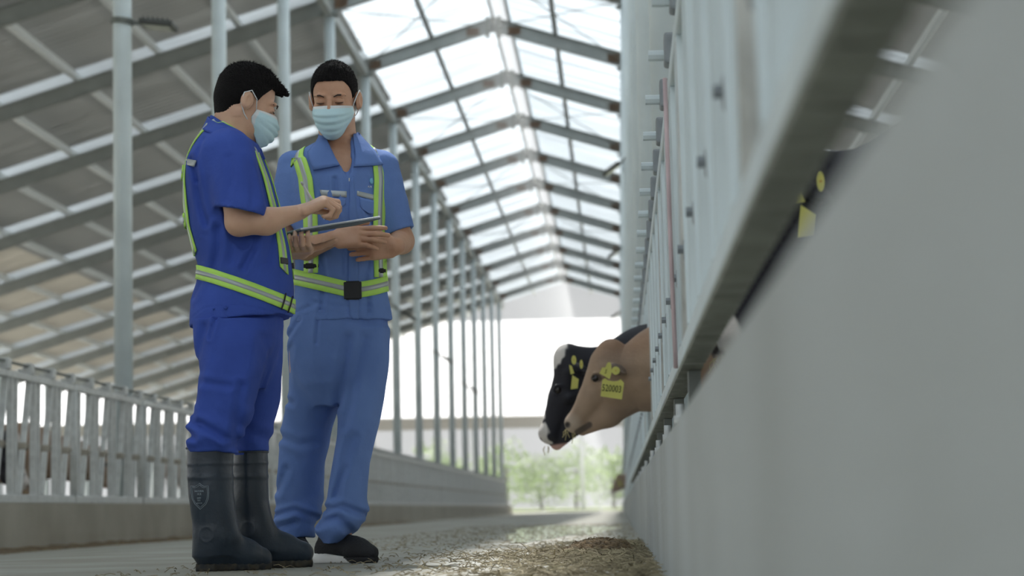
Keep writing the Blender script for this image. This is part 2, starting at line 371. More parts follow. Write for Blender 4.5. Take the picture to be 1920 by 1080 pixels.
# roof: sheets and purlins, bay by bay
ceil = empty('ceiling'); tag(ceil, kind='structure')
def sheet_mesh(x0, x1, name, m, L=BAY):
    """ribbed sheet; profile runs along Y, ribs run down the slope"""
    b = MB(); P = []; y = 0
    while y < L - .01:
        for dy, dz in ((0, 0), (.19, 0), (.21, .035), (.25, .035), (.27, 0)): P.append((min(y + dy, L), dz))
        y += .3
    P.append((L, 0)); V = []
    for x in (x0, x1):
        for y, dz in P: V.append((x, y, rz_(x) - RZ + dz))
    for x in (x0, x1):
        for y, dz in P: V.append((x, y, rz_(x) - RZ + dz + .006))
    n = len(P)
    for i in range(n - 1): b.add([], [])
    fs = [(i, i + 1, n + i + 1, n + i) for i in range(n - 1)] + [(2 * n + i, 3 * n + i, 3 * n + i + 1, 2 * n + i + 1) for i in range(n - 1)]
    b.add(V, fs); return b.mesh(name, m)
strips = [(RX, PXL, 'trans'), (PXL, -9.6, 'roofpan'), (-9.6, -14.3, 'roofpan'), (-14.3, EX, 'warm_eave_sheet'), (RX + .34, PXR, 'trans'), (PXR, 4.9, 'roofpan'), (4.9, 9.6, 'roofpan'), (9.6, ERX, 'warm_eave_sheet')]
PH = .30 + .16
for x0, x1, mk in strips:
    me = sheet_mesh(x0, x1, 'roof_sheet', M[mk])
    if mk == 'trans':
        for i in range(-2, 18): inst(me, 'roof_sheet', ceil, (0, i * BAY - .2, RZ + PH))
    else:
        ma = sheet_mesh(x0, x1, 'roof_sheet', M[mk], 4.8); mb_ = sheet_mesh(x0, x1, 'skylight_strip', M['clear_skylight_sheet' if x0 in (PXL, PXR) else 'dusty'], 1.2)
        mg = sheet_mesh(x0, x1, 'roof_sheet', M[mk], 1.2); md = sheet_mesh(x0, x1, 'skylight_strip', M['dusty'], 1.2)
        for i in range(-2, 18): inst(ma, 'roof_sheet', ceil, (0, i * BAY + 1.0, RZ + PH)); inst(mg if i < 7 else md if i < 9 else mb_, 'roof_sheet' if i < 7 else 'skylight_strip', ceil, (0, i * BAY - .2, RZ + PH))
for x in [-3.62] + [-5.15 - 1.46 * i for i in range(10)] + [-1.1] + [.9 + 1.46 * i for i in range(9)]:
    b = MB(); zc = rz_(x) - RZ; b.box((x - .035, 0, zc), (x + .035, BAY - .02, zc + .15)); b.box((x - .035, 0, zc), (x + .07, BAY - .02, zc + .012)); me = b.mesh('purlin', M['purlin'])
    for i in range(-1 if abs(x - RX) < 3 else (3 if x < 0 else 1), 18): inst(me, 'purlin', ceil, (0, i * BAY, RZ + PH - .155))
b = MB(); b.box((RX - .05, Y0, RZ + PH - .16), (RX + .02, Y1, RZ + PH)); b.box((RX + .30, Y0, RZ + PH - .26), (RX + .36, Y1, RZ + PH - .1)); b.build('ridge_purlin', M['purlin'], ceil)
# eave struts along the posts
b = MB()
for x in (PXL, PXR): b.box((x - .06, Y0, rz_(x) - .05), (x + .06, Y1, rz_(x) + .13))
b.build('eave_strut', M['rafter'], ceil)
# roof frames
def ibeam(b, x0, x1, y):
    z0, z1 = rz_(x0), rz_(x1); a = np.array((x0, y, z0)); c = np.array((x1, y, z1)); off = np.array((0, 0, .15))
    b.beam(a + off, c + off, .012, .27); b.beam(a + off * .1, c + off * .1, .14, .014); b.beam(a + off * 1.95, c + off * 1.95, .14, .014)
def make_frame():
    r = empty('roof_frame')
    b = MB(); ibeam(b, RX, EX, 0); b.build('rafter', M['rafter'], r)
    b = MB(); ibeam(b, RX, ERX, 0); b.build('rafter', M['rafter'], r)
    for x in (PXL, PXR):
        b = MB(); b.tube([(x, 0, -.15), (x, 0, rz_(x) + .02)], .095, 20); b.build('post', M['paint'], r, True)
        b = MB(); b.box((x - .16, -.13, rz_(x) - .03), (x + .16, .13, rz_(x) - .005)); b.build('cap_plate', M['galv_dark'], r)
    for x in (EX + 1.2, ERX - 1.2):
        b = MB(); b.tube([(x, 0, -.15), (x, 0, rz_(x))], .09, 12); b.build('outer_post', M['paint'], r, True)
    for sx in (-1, 1):
        x = RX + sx * .12; b = MB(); b.box((x - .035, -.11, rz_(x) - .06), (x + .035, .11, rz_(x) + .34)); b.build('ridge_plate', M['galv_dark'], r)
        x = RX + sx * .42; b = MB(); b.box((x - .13, -.018, rz_(x) + .06), (x + .13, -.008, rz_(x) + .22)); b.build('rust_patch', M['rust'], r)
        x = RX + sx * 2.42; b = MB(); b.box((x - .12, -.018, rz_(x) + .04), (x + .12, -.008, rz_(x) + .22)); b.build('rust_patch', M['rust'], r)
    return r
fr = make_frame()
for i in range(-1, 18):
    o = fr if i == -1 else copy_tree(fr)
    o.location = (0, i * BAY, 0)
    if i in (0, 1):
        for ch in list(o.children):
            if ch.name.startswith('post') and sum(v.co.x for v in ch.data.vertices) > 0: bpy.data.objects.remove(ch)
    if i < 4: tag(o, 'grey steel roof frame on round posts, overhead in front of the first visible pole', 'roof frame', 'roof frames out of view overhead')
    else: tag(o, 'grey steel roof frame on two round poles, %s along the barn counting from the lamp pole' % ORD[i - 4], 'roof frame', 'roof frames')
# bracing wires in the roof plane
for i in range(5, 17):
    for j, (xa, xb) in enumerate([(PXL, RX), (RX, PXR)] if i % 2 else []):
        b = MB(); b.tube([(xa, i * BAY, rz_(xa) + .1), (xb, (i + 1) * BAY, rz_(xb) + .1)], .011, 5); b.tube([(xb, i * BAY, rz_(xb) + .1), (xa, (i + 1) * BAY, rz_(xa) + .1)], .011, 5); b.build('bracing_rod', M['galv_dark'], ceil)
# ---------------------------------------------------------------- feed fences
def fence_section(side, detailed=True):
    """one bay of headlock fence in local coordinates, y 0..BAY, z 0 = kerb top"""
    r = empty('headlock_fence'); g = M['galv'] if side < 0 else M['paint']; NS = 8; p = BAY / NS
    TOP = 1.02 if side < 0 else 1.06
    bb = MB()
    for y in (0.045, BAY / 2, BAY - .06):
        b = MB(); b.tube([(0, y, 0 if side < 0 else .21), (0, y, TOP + .02)], .03 if side < 0 else .027, 10)
        if detailed: b.build('upright', M['galv'], r, True)
        else: bb.tube([(0, y, 0), (0, y, TOP + .02)], .03, 8)
    b = MB(); b.box((-.027, .01, TOP - .03), (.027, BAY - .03, TOP + .03), bev=.008); b.build('top_rail', g, r)
    b = MB(); b.box((-.027, .01, .002 if side < 0 else .205), (.027, BAY - .03, .07 if side < 0 else .26), bev=.008); b.build('bottom_rail', g, r)
    zb = .07 if side < 0 else .26
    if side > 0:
        b = MB(); b.box((-.027, .01, .193), (.027, BAY - .03, .205))  # separate ribbed strip under the bottom rail, darker than the rail itself
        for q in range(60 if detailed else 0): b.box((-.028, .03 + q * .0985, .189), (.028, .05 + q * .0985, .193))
        b.build('rail_underside_strip', M['ribstrip'], r)
    b = MB(); b.box((-.012, .01, TOP + .085), (.012, BAY - .03, TOP + .105)); b.build('release_bar', M['galv_dark'], r)
    b1 = MB(); b1.beam((0, .04, zb), (0, .04, TOP), .05, .034, up=(0, 1, 0)); m1 = b1.mesh('stall_bar', g)
    b2 = MB(); b2.beam((0, .16, zb), (0, .21, TOP - .03), .045, .034, up=(0, 1, 0)); m2 = b2.mesh('stall_bar', g)
    b3 = MB(); b3.beam((0, .31, zb), (0, .66, TOP - .03), .05, .03, up=(0, 1, 0)); m3 = b3.mesh('locking_bar', g)
    b4 = MB(); k4 = .040 if side < 0 else .026; b4.box((-k4, .43, .43), (k4, .49, .49), bev=.01); b4.tube([(-k4 - .014, .46, .46), (k4 + .014, .46, .46)], .012, 6); m4 = b4.mesh('pivot_block', M['pivot'] if side < 0 else M['latch_grey'])
    b5 = MB(); b5.box((-.04, .60, TOP + .03), (.04, .70, TOP + .12), bev=.008); m5 = b5.mesh('latch', g if side < 0 else M['latch_grey'])
    b6 = MB(); b6.tube([(-.038, .65, TOP + .06), (-.085, .65, TOP + .06)], .016, 8); m6 = b6.mesh('latch_knob', g)
    ms = [m1, m2, m3, m4, m5, m6]
    if detailed:
        for i in range(NS):
            for mm in ms: inst(mm, mm.name.split('.')[0], r, (0, i * p, 0))
    else:
        for j, mm in enumerate(ms):
            a = MB(); V = [tuple(v.co) for v in mm.vertices]; Fs = [tuple(f.vertices) for f in mm.polygons]
            for i in range(NS): a.add([(v[0], v[1] + i * p, v[2]) for v in V], Fs)
            if j == 0: a.v, a.f, a.mi = a.v + bb.v, a.f + [tuple(q + len(a.v) for q in f) for f in bb.f], a.mi + bb.mi
            o = a.build('far_' + mm.name.split('.')[0] + 's', mm.materials[0], r); o['kind'] = 'stuff'
    return r
lf = fence_section(-1); lf2 = fence_section(-1, False)
for n_, i in enumerate(range(2, 17)):
    src = lf if i < 8 else lf2; o = src if i in (2, 8) else copy_tree(src)
    o.location = (-4.80, i * BAY, .302); tag(o, 'galvanised headlock feed fence on the kerb behind the workers, %s bay from the near end' % ORD[n_], 'fence', 'feed fence bays across the alley')
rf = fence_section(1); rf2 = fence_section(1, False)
rf.children
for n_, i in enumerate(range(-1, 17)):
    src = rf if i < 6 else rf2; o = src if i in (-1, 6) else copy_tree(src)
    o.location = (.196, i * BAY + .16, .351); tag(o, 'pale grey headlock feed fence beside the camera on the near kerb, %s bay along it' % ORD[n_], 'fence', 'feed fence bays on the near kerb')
# kerb brackets with bolts holding the near fence rail
def bracket():
    r = empty('rail_bracket')
    b = MB(); b.box((-.055, -.06, 0), (.06, .06, .012)); b.box((-.012, -.05, .012), (.02, .05, .185)); b.build('plate', M['galv_dark'], r)
    b = MB(); b.tube([(-.035, 0, .0), (-.035, 0, .10)], .012, 8); b.tube([(-.035, 0, .04), (-.035, 0, .07)], .02, 6); b.build('bolt', M['galv'], r, True); b = MB(); b.tube([(.04, 0, 0), (.04, 0, .08)], .012, 8); b.build('bolt', M['galv'], r, True)
    return r
br = bracket()
for n_, y in enumerate([6.35, 8.0, 9.8, 11.6, 14.2, 16.4, 18.6, 21, 24]):
    o = br if n_ == 0 else copy_tree(br); o.location = (.20, y, .351); tag(o, 'grey steel bracket and bolts on the near kerb, %s under the fence rail' % ORD[n_], 'bracket', 'brackets under the near fence rail')
b = MB(); b.tube([(.150, 6.5, 1.35), (.153, 6.45, .9), (.158, 6.4, .55)], .006, 8); tag(b.build('cord', M['pink'], None, True), 'faded pink cord hanging down the near fence', 'cord')
# floodlights
def floodlight():
    r = empty('floodlight')
    b = MB(); b.box((.10, -.02, -.02), (.22, .02, .02)); b.tube([(0, 0, -.03), (0, 0, .03)], .115, 16); b.build('bracket', M['galv_dark'], r)
    b = MB(); b.box((.20, -.17, -.03), (.55, .17, .03), bev=.012)
    for k_ in range(6): b.box((.23 + k_ * .05, -.14, .03), (.24 + k_ * .05, .14, .055))
    o = b.build('housing', M['lamp_housing'], r)
    b = MB(); b.box((.24, -.13, -.036), (.51, .13, -.029)); b.build('lens', M['lampglass'], r)
    return r
fl = floodlight()
zl = at(250, 40, 24)[2]
for n_, (x, y, z, s_, lab) in enumerate([(PXL, 24, zl, 1, 'flat grey floodlight clamped high on the nearest left pole'), (PXL, 54, at(795, 575, 54)[2], 1, 'small floodlight low on the pole right of the bareheaded worker facing us'),
        (PXL, 66, at(850, 660, 66)[2], 1, 'small floodlight on a far left pole above the outdoor horizon'), (PXL, 78, at(900, 720, 78)[2], 1, 'smallest and lowest floodlight among the far left poles'),
        (PXR, 42, at(1150, 295, 42)[2], -1, 'dark floodlight tilted off the right pole, uppermost of that side'), (PXR, 60, at(1160, 460, 60)[2], -1, 'floodlight on the right pole below the tilted dark one'), (PXR, 84, at(1165, 580, 84)[2], -1, 'lowest floodlight on the right poles, just above the cows')]):
    o = fl if n_ == 0 else copy_tree(fl); o.location = (x, y, z); o.rotation_euler = (0, (.12 if n_ == 0 else .6) , 0 if s_ > 0 else math.pi); tag(o, lab, 'lamp', 'floodlights on the poles')
b = MB(); b.box((-19, 16, .06), (14, Y1 + 14, 10.6)); hz = b.build('haze', bpy.data.materials.new('haze_volume')); hz['kind'] = 'stuff'  # scatter volume added to pale the far bays
hm = hz.data.materials[0]; hm.use_nodes = True; hn = hm.node_tree; hn.nodes.clear(); ho = hn.nodes.new('ShaderNodeOutputMaterial'); hv = hn.nodes.new('ShaderNodeVolumeScatter'); hv.inputs['Density'].default_value = .0075; hv.inputs['Color'].default_value = (.95, .98, 1, 1); hv.inputs['Anisotropy'].default_value = .3
hn.links.new(hv.outputs[0], ho.inputs['Volume'])
# ---------------------------------------------------------------- outside
b = MB(); b.box((-200, Y1 + .6, -.30), (120, 129, -.02)); b.box((-200, -30, -.30), (-20.5, Y1 + .6, -.16)); b.box((15, -30, -.30), (120, Y1 + .6, -.16)); b.box((-20.5, -30, -.3), (15, Y0, -.05))
tag(b.build('yard_ground', M['pave']), kind='structure')
b = MB(); b.box((-250, 129, -.30), (150, 420, .12)); tag(b.build('lawn_ground', M['grass']), kind='structure')
EY = 132.0; ez = at(900, 790, EY)[2]; rzt = at(900, 602, 152)[2]
r = empty('neighbouring_barn', (-12, EY, 0)); tag(r, 'long pale barn with a white roof and beige fascia beyond the far opening', 'building')
b = MB(); b.add([(-95, EY, ez + .25), (45, EY, ez + .25), (45, 152, rzt), (-95, 152, rzt), (-95, EY, ez + .10), (45, EY, ez + .10), (45, 152, rzt - .15), (-95, 152, rzt - .15)], [(0, 1, 2, 3), (7, 6, 5, 4), (0, 4, 5, 1), (1, 5, 6, 2), (2, 6, 7, 3), (3, 7, 4, 0)]); b.build('roof', M['white'], r)
b = MB(); b.box((-95, EY - .1, ez - .42), (45, EY + .1, ez + .26)); b.build('fascia', M['beige'], r)
for k_ in range(24):
    b = MB(); x = -92 + k_ * 6; b.tube([(x, EY, -.2), (x, EY, ez - .2)], .10, 8); b.build('post', M['white'], r, True)
def bush(x, y, R_, h, seed):
    rr = np.random.default_rng(seed); r = empty('shrub', (x, y, .1))
    b = MB()
    for k_ in range(520):
        u = rr.normal(size=3); u /= np.linalg.norm(u); q = np.array((x, y, h * .55)) + u * np.array((R_, R_ * .7, h * .5)) * rr.uniform(.5, 1.05)
        t1_ = rr.normal(size=3); t1_ /= np.linalg.norm(t1_); t2_ = np.cross(t1_, u); s_ = .26
        b.add([q - t1_ * s_, q - t2_ * s_ * .6, q + t1_ * s_, q + t2_ * s_ * .6], [(0, 1, 2, 3)])
    o = b.build('foliage', M['leaf'], r); o['kind'] = 'stuff'
    b = MB(); b.tube([(x, y, .1), (x, y, h * .6)], .15, 6); b.build('stem', M['bark'], r); return r
for k_, (px, Y, R_, h) in enumerate([(660, 172, 2.4, 4.4), (740, 166, 2.2, 3.6), (815, 178, 2.4, 5.2), (885, 164, 2.2, 3.6), (950, 180, 2.4, 5.4), (1015, 168, 2.0, 3.8), (1080, 182, 2.3, 5.0), (1150, 168, 2.2, 4.2)]):
    p = at(px, 900, Y); tag(bush(p[0], Y, R_, h, k_), 'pale sunlit shrub beyond the far barn opening, %s in its row' % ORD[k_], 'shrub', 'shrubs beyond the barn')
# yard gate fence at the far opening
r = empty('yard_fence', (-3, 127, 0)); tag(r, 'thin pale wire fence on slim posts across the far opening', 'fence')
for k_ in range(9):
    x = -16 + k_ * 3; b = MB(); b.tube([(x, 127, -.05), (x, 127, 1.5)], .035, 6); b.build('fence_post', M['galv'], r)
for z in (.5, .95, 1.4):
    b = MB(); b.tube([(-18, 127, z), (10, 127, z)], .012, 5); b.build('wire', M['galv'], r)
#@@PART2
# ================================================================ people
def proj(P):
    v = (np.asarray(P) - CAMP) @ RM
    return 960 + FPX * v[..., 0] / -v[..., 2], 540 - FPX * v[..., 1] / -v[..., 2]
def sec(py, xl, xr, Y, b): P = at((xl + xr) / 2, py, Y); return (P[2], P[0], Y, (xr - xl) / 2 * Y / FPX, b)
def px(n, Y): return n * Y / FPX
def cloth(name, col, col2): 
    m = mat(name, col, .8, 0, vscale=5, bump=.22, bscale=22, col2=col2, spec=.25); return m
M['blue1'] = cloth('royal_blue_cotton', srgb(62, 88, 176), srgb(56, 80, 162))
M['blue2'] = cloth('faded_blue_cotton', srgb(108, 138, 200), srgb(98, 127, 188))
M['skin'] = mat('skin', srgb(208, 170, 146), .55, 0, vscale=14, col2=srgb(198, 158, 134), sss=.12, bump=.05, bscale=200)
M['skin2'] = mat('tanned_skin', srgb(198, 156, 130), .55, 0, vscale=14, col2=srgb(186, 142, 116), sss=.12, bump=.05, bscale=200)
M['hair'] = mat('black_hair', srgb(22, 20, 22), .75, 0, vscale=60, bump=.8, bscale=260, spec=.2)
M['brow'] = mat('brow_hair', srgb(60, 46, 42), .8)
M['eye'] = mat('dark_eye', srgb(28, 20, 18), .2)
M['mask'] = mat('pale_blue_mask', srgb(196, 228, 238), .8, 0, var=.04, bump=.1, bscale=40)
M['maskw'] = mat('white_mask_edge', srgb(226, 232, 236), .8)
M['lime'] = mat('lime_webbing', srgb(190, 240, 110), .6, 0, var=.04, vscale=20)
M['refl'] = mat('silver_reflective_tape', srgb(178, 186, 190), .35, .2, var=.04)
M['rubber'] = mat('black_rubber', srgb(44, 56, 70), .38, 0, var=.1, vscale=6, bump=.08)
M['mud'] = mat('muddy_rubber', srgb(70, 64, 54), .8, 0, vscale=40, col2=srgb(38, 42, 46))
M['shoe'] = mat('black_knit', srgb(34, 36, 42), .7, 0, bump=.3, bscale=200)
M['sole'] = mat('white_foam_sole', srgb(244, 245, 246), .6)
M['print'] = mat('grey_print', srgb(150, 164, 174), .6)
def wr(amp, seed, fx=1.0, vert=0.6):
    """broad cloth folds"""
    g = np.random.default_rng(seed); K = []
    for i in range(7):
        k = g.normal(size=3) * np.array((1, 1, vert)); k /= np.linalg.norm(k); K.append((k * g.uniform(22, 60) * fx, g.uniform(0, 6.28), g.normal(size=3) * 9, g.uniform(.4, 1)))
    def f(x, y, z):
        s = 0
        for k, p, q, a in K:
            s = s + a * (np.abs(np.sin(k[0] * x + k[1] * y + k[2] * z + p + 1.6 * np.sin(q[0] * x + q[1] * y + q[2] * z + p * 2))) - .6)
        return amp * s / 2.6
    return f
def head(F, c, R, sc):
    s_, f_, u_ = R; W = lambda x, y, z: np.array(c) + sc * (x * s_ + y * f_ + z * u_); RR = np.array(R)
    E = lambda p, r, k=.02, mode='u': F.ell(W(*p), np.array(r) * sc, RR, k, mode)
    E((0, -.010, .036), (.073, .093, .084)); E((0, -.045, -.005), (.060, .052, .06)); E((0, .026, -.028), (.062, .062, .082))
    E((0, .034, -.078), (.048, .046, .034)); E((0, .066, -.100), (.022, .018, .017))
    for q in (-1, 1):
        E((q * .040, .056, -.030), (.024, .022, .022)); E((q * .034, .082, .022), (.022, .010, .007), .012)
        E((q * .032, .097, .001), (.017, .012, .0115), .010, 's')
        E((q * .032, .0795, .001), (.0155, .0125, .012), .004)
        F.cap(W(q * .019, .093, -.004), W(q * .044, .084, -.004), .0016 * sc, .0014 * sc, .002, 's')
        E((q * .077, -.010, -.008), (.006, .021, .031), .006); E((q * .083, -.014, -.006), (.010, .020, .029), .004)
        E((q * .092, -.006, -.006), (.0075, .011, .018), .005, 's'); E((q * .012, .105, -.036), (.009, .010, .008), .008)
    F.cap(W(0, .087, .006), W(0, .109, -.034), .008 * sc, .012 * sc, .012)
    F.cap(W(0, -.018, -.05), W(0, -.022, -.12), .056 * sc, .054 * sc, .03)
    return W
def hair_field(c, R, sc, lift, front, h=.003, fringe=None, seed=1):
    """short hair: skull shell cut away from the face by a plane and ear cut-outs"""
    s_, f_, u_ = R; W = lambda x, y, z: np.array(c) + sc * (x * s_ + y * f_ + z * u_); RR = np.array(R)
    F = Field(np.array(c) - .17, np.array(c) + .17, h); g = lift
    F.ell(W(0, -.010, .036 + .3 * g), np.array((.073 + g * .75, .093 + g, .084 + g)) * sc, RR, .02)
    F.ell(W(0, -.048, -.004), np.array((.062 + g * .4, .052 + g * .8, .062)) * sc, RR, .02)
    F.ell(W(0, -.046, -.052), np.array((.056, .044, .042)) * sc, RR, .02)
    if fringe is not None:
        for a, b, r0, r1 in fringe: F.cap(W(*a), W(*b), r0 * sc, r1 * sc, .02)
    X, Y, Z = F.ax[0][:, None, None] - c[0], F.ax[1][None, :, None] - c[1], F.ax[2][None, None, :] - c[2]
    lx = (X * s_[0] + Y * s_[1] + Z * s_[2]) / sc; ly = (X * f_[0] + Y * f_[1] + Z * f_[2]) / sc; lz = (X * u_[0] + Y * u_[1] + Z * u_[2]) / sc
    # hairline: height rises to the front, drops behind the ear to the nape
    hl = np.interp(ly, [-.11, -.055, -.034, -.016, -.004, .012, .022, .034, .058, .085, .12], [-.085, -.072, -.040, .018, .026, .014, .004, .030, front, front + .004, front + .004])
    fuzz = .0022 * np.sin(lx * 900 + 3 * np.sin(ly * 500)) * np.sin(ly * 800 + lz * 300)
    F.F = np.maximum(F.F, (hl + fuzz - lz) * sc * .8).astype(np.float32)
    gg = np.random.default_rng(seed); ph = gg.uniform(0, 6, 6)
    def sp(x, y, z):
        x, y, z = x - c[0], y - c[1], z - c[2]
        u = (x * u_[0] + y * u_[1] + z * u_[2]) / sc
        return np.clip((u - .05) / .06, 0, 1) * .0022 * (np.sin(260 * x + ph[0]) * np.sin(240 * y + ph[1]) + np.sin(410 * x + 380 * y + ph[2]) * .6) + .0008 * np.sin(700 * x + 300 * z) * np.sin(650 * y)
    F.warp(sp); return F
def strands(ho, c, R, n, ln, seed):
    V = np.empty(len(ho.data.vertices) * 3); ho.data.vertices.foreach_get('co', V); V = V.reshape(-1, 3); Nn = np.empty_like(V).ravel(); ho.data.vertices.foreach_get('normal', Nn); Nn = Nn.reshape(-1, 3)
    g = np.random.default_rng(seed); ok = np.nonzero((V - c) @ R[2] > .035)[0]; b = MB()
    for i in g.choice(ok, n):
        p, d = V[i], Nn[i] + R[1] * .35 + g.normal(size=3) * .28; u_ = (p - c) @ R[2]
        if Nn[i] @ R[2] < -.2: continue
        d = _n(d); l = ln * g.uniform(.4, 1) * min(1, .4 + max(0, u_ - .035) * 9); s1 = _n(np.cross(d, g.normal(size=3))) * .0011; s2 = np.cross(d, s1); q = p + d * l
        b.add([p - d * .003 + s1, p - d * .003 - s1 * .5 + s2, p - d * .003 - s1 * .5 - s2, q], [(0, 1, 3), (1, 2, 3), (2, 0, 3)])
    o = b.build('hair_strands', M['hair'], ho); o['kind'] = 'stuff'
def mask(c, R, sc, parent, blue=True):
    s_, f_, u_ = R; W = lambda x, y, z: np.array(c) + sc * (x * s_ + y * f_ + z * u_)
    n, m = 26, 33; P = np.zeros((n, m, 3))
    for i in range(n):
        v = i / (n - 1)
        for j in range(m):
            u = -1 + 2 * j / (m - 1); au = abs(u)
            half = np.interp(v, [0, .35, .75, 1], [.066, .070, .060, .044])
            fr = np.interp(v, [0, .22, .45, .7, .9, 1], [.108, .126, .128, .118, .098, .080]); bk = np.interp(v, [0, .5, 1], [.030, .022, .034])
            y = bk + (fr - bk) * (1 - au ** 2.1) + (-.004 if au < .12 and v < .1 else 0); x = half * math.sin(u * 1.45) / math.sin(1.45)
            z = np.interp(v, [0, 1], [-.012 - .010 * au ** 2, -.128 + .050 * au ** 2])
            y += .0022 * (1 if (v * 5 % 1) < .5 else -1) * (1 - au ** 4) * (1 if .2 < v < .85 else 0) * 1.0
            P[i, j] = W(x, y, z)
    cen = W(0, .0, -.05); N = P - cen; N /= np.linalg.norm(N, axis=-1, keepdims=True)
    mk = slab(P, N, .0016, 'face_mask', [M['mask'], M['maskw']], parent, lift=.001, mfn=lambda i, j: 1 if i < 2 or (j < 1 or j > m - 3) else 0)
    for q in (-1, 1):
        A = P[1, 0 if q < 0 else -1]; B_ = P[-3, 0 if q < 0 else -1]; b = MB()
        b.tube([A, W(q * .078, .018, .008), W(q * .086, -.008, .028), W(q * .090, -.030, .012), W(q * .084, -.028, -.024), W(q * .072, -.004, -.052), B_], .0019, 6)
        b.build('ear_loop', M['maskw'], mk, True)
    return mk
def hand(F, wr_, d, n, t, sc, curls, thumb, k=.006):
    """d = towards the fingers, n = the way the palm faces, t = thumb side; curls = 4 x (a1,a2,a3,spread)"""
    d = _n(d); n = _n(np.array(n) - d * np.dot(n, d)); t = _n(np.array(t) - d * np.dot(t, d) - n * np.dot(t, n)); w0 = np.array(wr_, float)
    F.rbox(w0 + d * .048 * sc, np.array((.046, .040, .0145)) * sc, [d, t, n], .012, .013 * sc)
    F.cap(w0 - d * .015, w0 + d * .02 * sc, .024 * sc, .026 * sc, .012, squash=(n, .72))
    F.ell(w0 + d * .03 * sc + t * .026 * sc + n * .010 * sc, np.array((.030, .018, .015)) * sc, [d, t, n], .012)
    L = [(.044, .026, .021), (.048, .029, .022), (.044, .027, .021), (.035, .021, .019)]; T = (.031, .0105, -.0100, -.030); B_ = (.088, .091, .088, .080)
    for i in range(4):
        a1, a2, a3, spr = curls[i]; p = w0 + d * B_[i] * sc + t * T[i] * sc; ang = 0; r = (.0102, .0104, .0100, .0089)[i] * sc
        dd = _n(d + t * spr); F.cap(p - d * .02 * sc, p, r * 1.05, r * 1.08, k)
        for j, a in enumerate((a1, a2, a3)):
            ang += a; v = dd * math.cos(ang) + n * math.sin(ang); q = p + v * L[i][j] * sc; rr = r * (1 - .09 * j)
            F.cap(p, q, rr * 1.04, rr * .92, .003); p = q
    p = w0 + d * .018 * sc + t * .030 * sc + n * .004 * sc
    for (a, b_, c_), ln, r in zip(thumb, (.042, .034, .027), (.0125, .0108, .0095)):
        v = _n(d * a + t * b_ + n * c_); q = p + v * ln * sc; F.cap(p, q, r * sc, r * .92 * sc, .005); p = q
def ribbon(F, rows, hw, name, mats, parent, th=.002, lift=.004, stripe=True, t1=1.0):
    """rows: (O, D, across-vector); lays webbing of half width hw on the surface F"""
    m = 5; O = np.array([[r[0] + r[2] * hw * q for q in np.linspace(-1, 1, m)] for r in rows]); D = np.array([[r[1]] * m for r in rows], float)
    P = F.cast(O, D, 0, t1, .004); ok = ~np.isnan(P).any(-1)
    for i in range(len(P)):      # fill misses from neighbours across
        for j in range(m):
            if not ok[i, j]:
                jj = [q for q in range(m) if ok[i, q]]
                if jj: q = min(jj, key=lambda q_: abs(q_ - j)); P[i, j] = P[i, q] + (O[i, j] - O[i, q])
    good = ~np.isnan(P).any(-1).any(-1); P = P[good]
    P[1:-1] = (P[:-2] + 2 * P[1:-1] + P[2:]) / 4; N = F.normal(P)
    o = slab(P, N, th, name, mats, parent, lift=lift)
    if stripe:
        c = P[:, 1:4].copy(); mid = P[:, 2]; c[:, 0] = mid + (P[:, 1] - mid) * .62; c[:, 2] = mid + (P[:, 3] - mid) * .62; slab(c, N[:, 1:4], .001, 'reflective_stripe', M['refl'], o, lift=lift + th)
    return P, N, o
def pxrow(x, y, Y0): P = at(x, y, Y0); return P, _n(P - CAMP)
def patch(F, left, right, n, m, Y0, Y1_, name, mats, parent, th=.002, lift=.002):
    """left/right: px polylines of the same length, resampled to n rows"""
    L = np.array(left, float); Rr = np.array(right, float); q = np.linspace(0, len(L) - 1, n); ii = np.arange(len(L))
    L2 = np.stack([np.interp(q, ii, L[:, j]) for j in (0, 1)], 1); R2 = np.stack([np.interp(q, ii, Rr[:, j]) for j in (0, 1)], 1)
    g = L2[:, None] + (R2 - L2)[:, None] * np.linspace(0, 1, m)[None, :, None]
    P = F.castpx(g, Y0, Y1_); bad = np.isnan(P).any(-1)
    if bad.any():
        okp = P[~bad]
        if len(okp) == 0: return None
        for ix in np.argwhere(bad):
            gy, gx = g[tuple(ix)][1], g[tuple(ix)][0]; kk = np.argmin(((g[~bad] - g[tuple(ix)]) ** 2).sum(-1)); P[tuple(ix)] = at(gx, gy, okp[kk][1])
    N = F.normal(P); N = np.where(np.isnan(N), 0, N)
    return slab(P, N, th, name, mats, parent, lift=lift)
def eyebrow(W, q, parent):
    b = MB(); b.tube([W(q * .016, .0985, .0165), W(q * .030, .0965, .0225), W(q * .044, .0865, .0215), W(q * .053, .0770, .0165)], [.0018, .0032, .0028, .001], 6); return b.build('eyebrow', M['brow'], parent, True)
def lash(W, q, parent):
    b = MB(); b.tube([W(q * .019, .0915, -.0035), W(q * .032, .0935, -.0055), W(q * .045, .0855, -.0035)], [.0009, .0016, .0009], 5); return b.build('eyelashes', M['eye'], parent, True)
def axes(yaw, pitch, roll=0):
    """yaw 0 = facing the camera (-Y), positive turns towards +X; pitch = looking down"""
    f = np.array((math.sin(yaw) * math.cos(pitch), -math.cos(yaw) * math.cos(pitch), -math.sin(pitch))); s_ = _n(np.cross(f, (0, 0, 1))); u = np.cross(s_, f)
    c_, q = math.cos(roll), math.sin(roll); s2 = s_ * c_ + u * q; u2 = u * c_ - s_ * q; return [s2, f, u2]

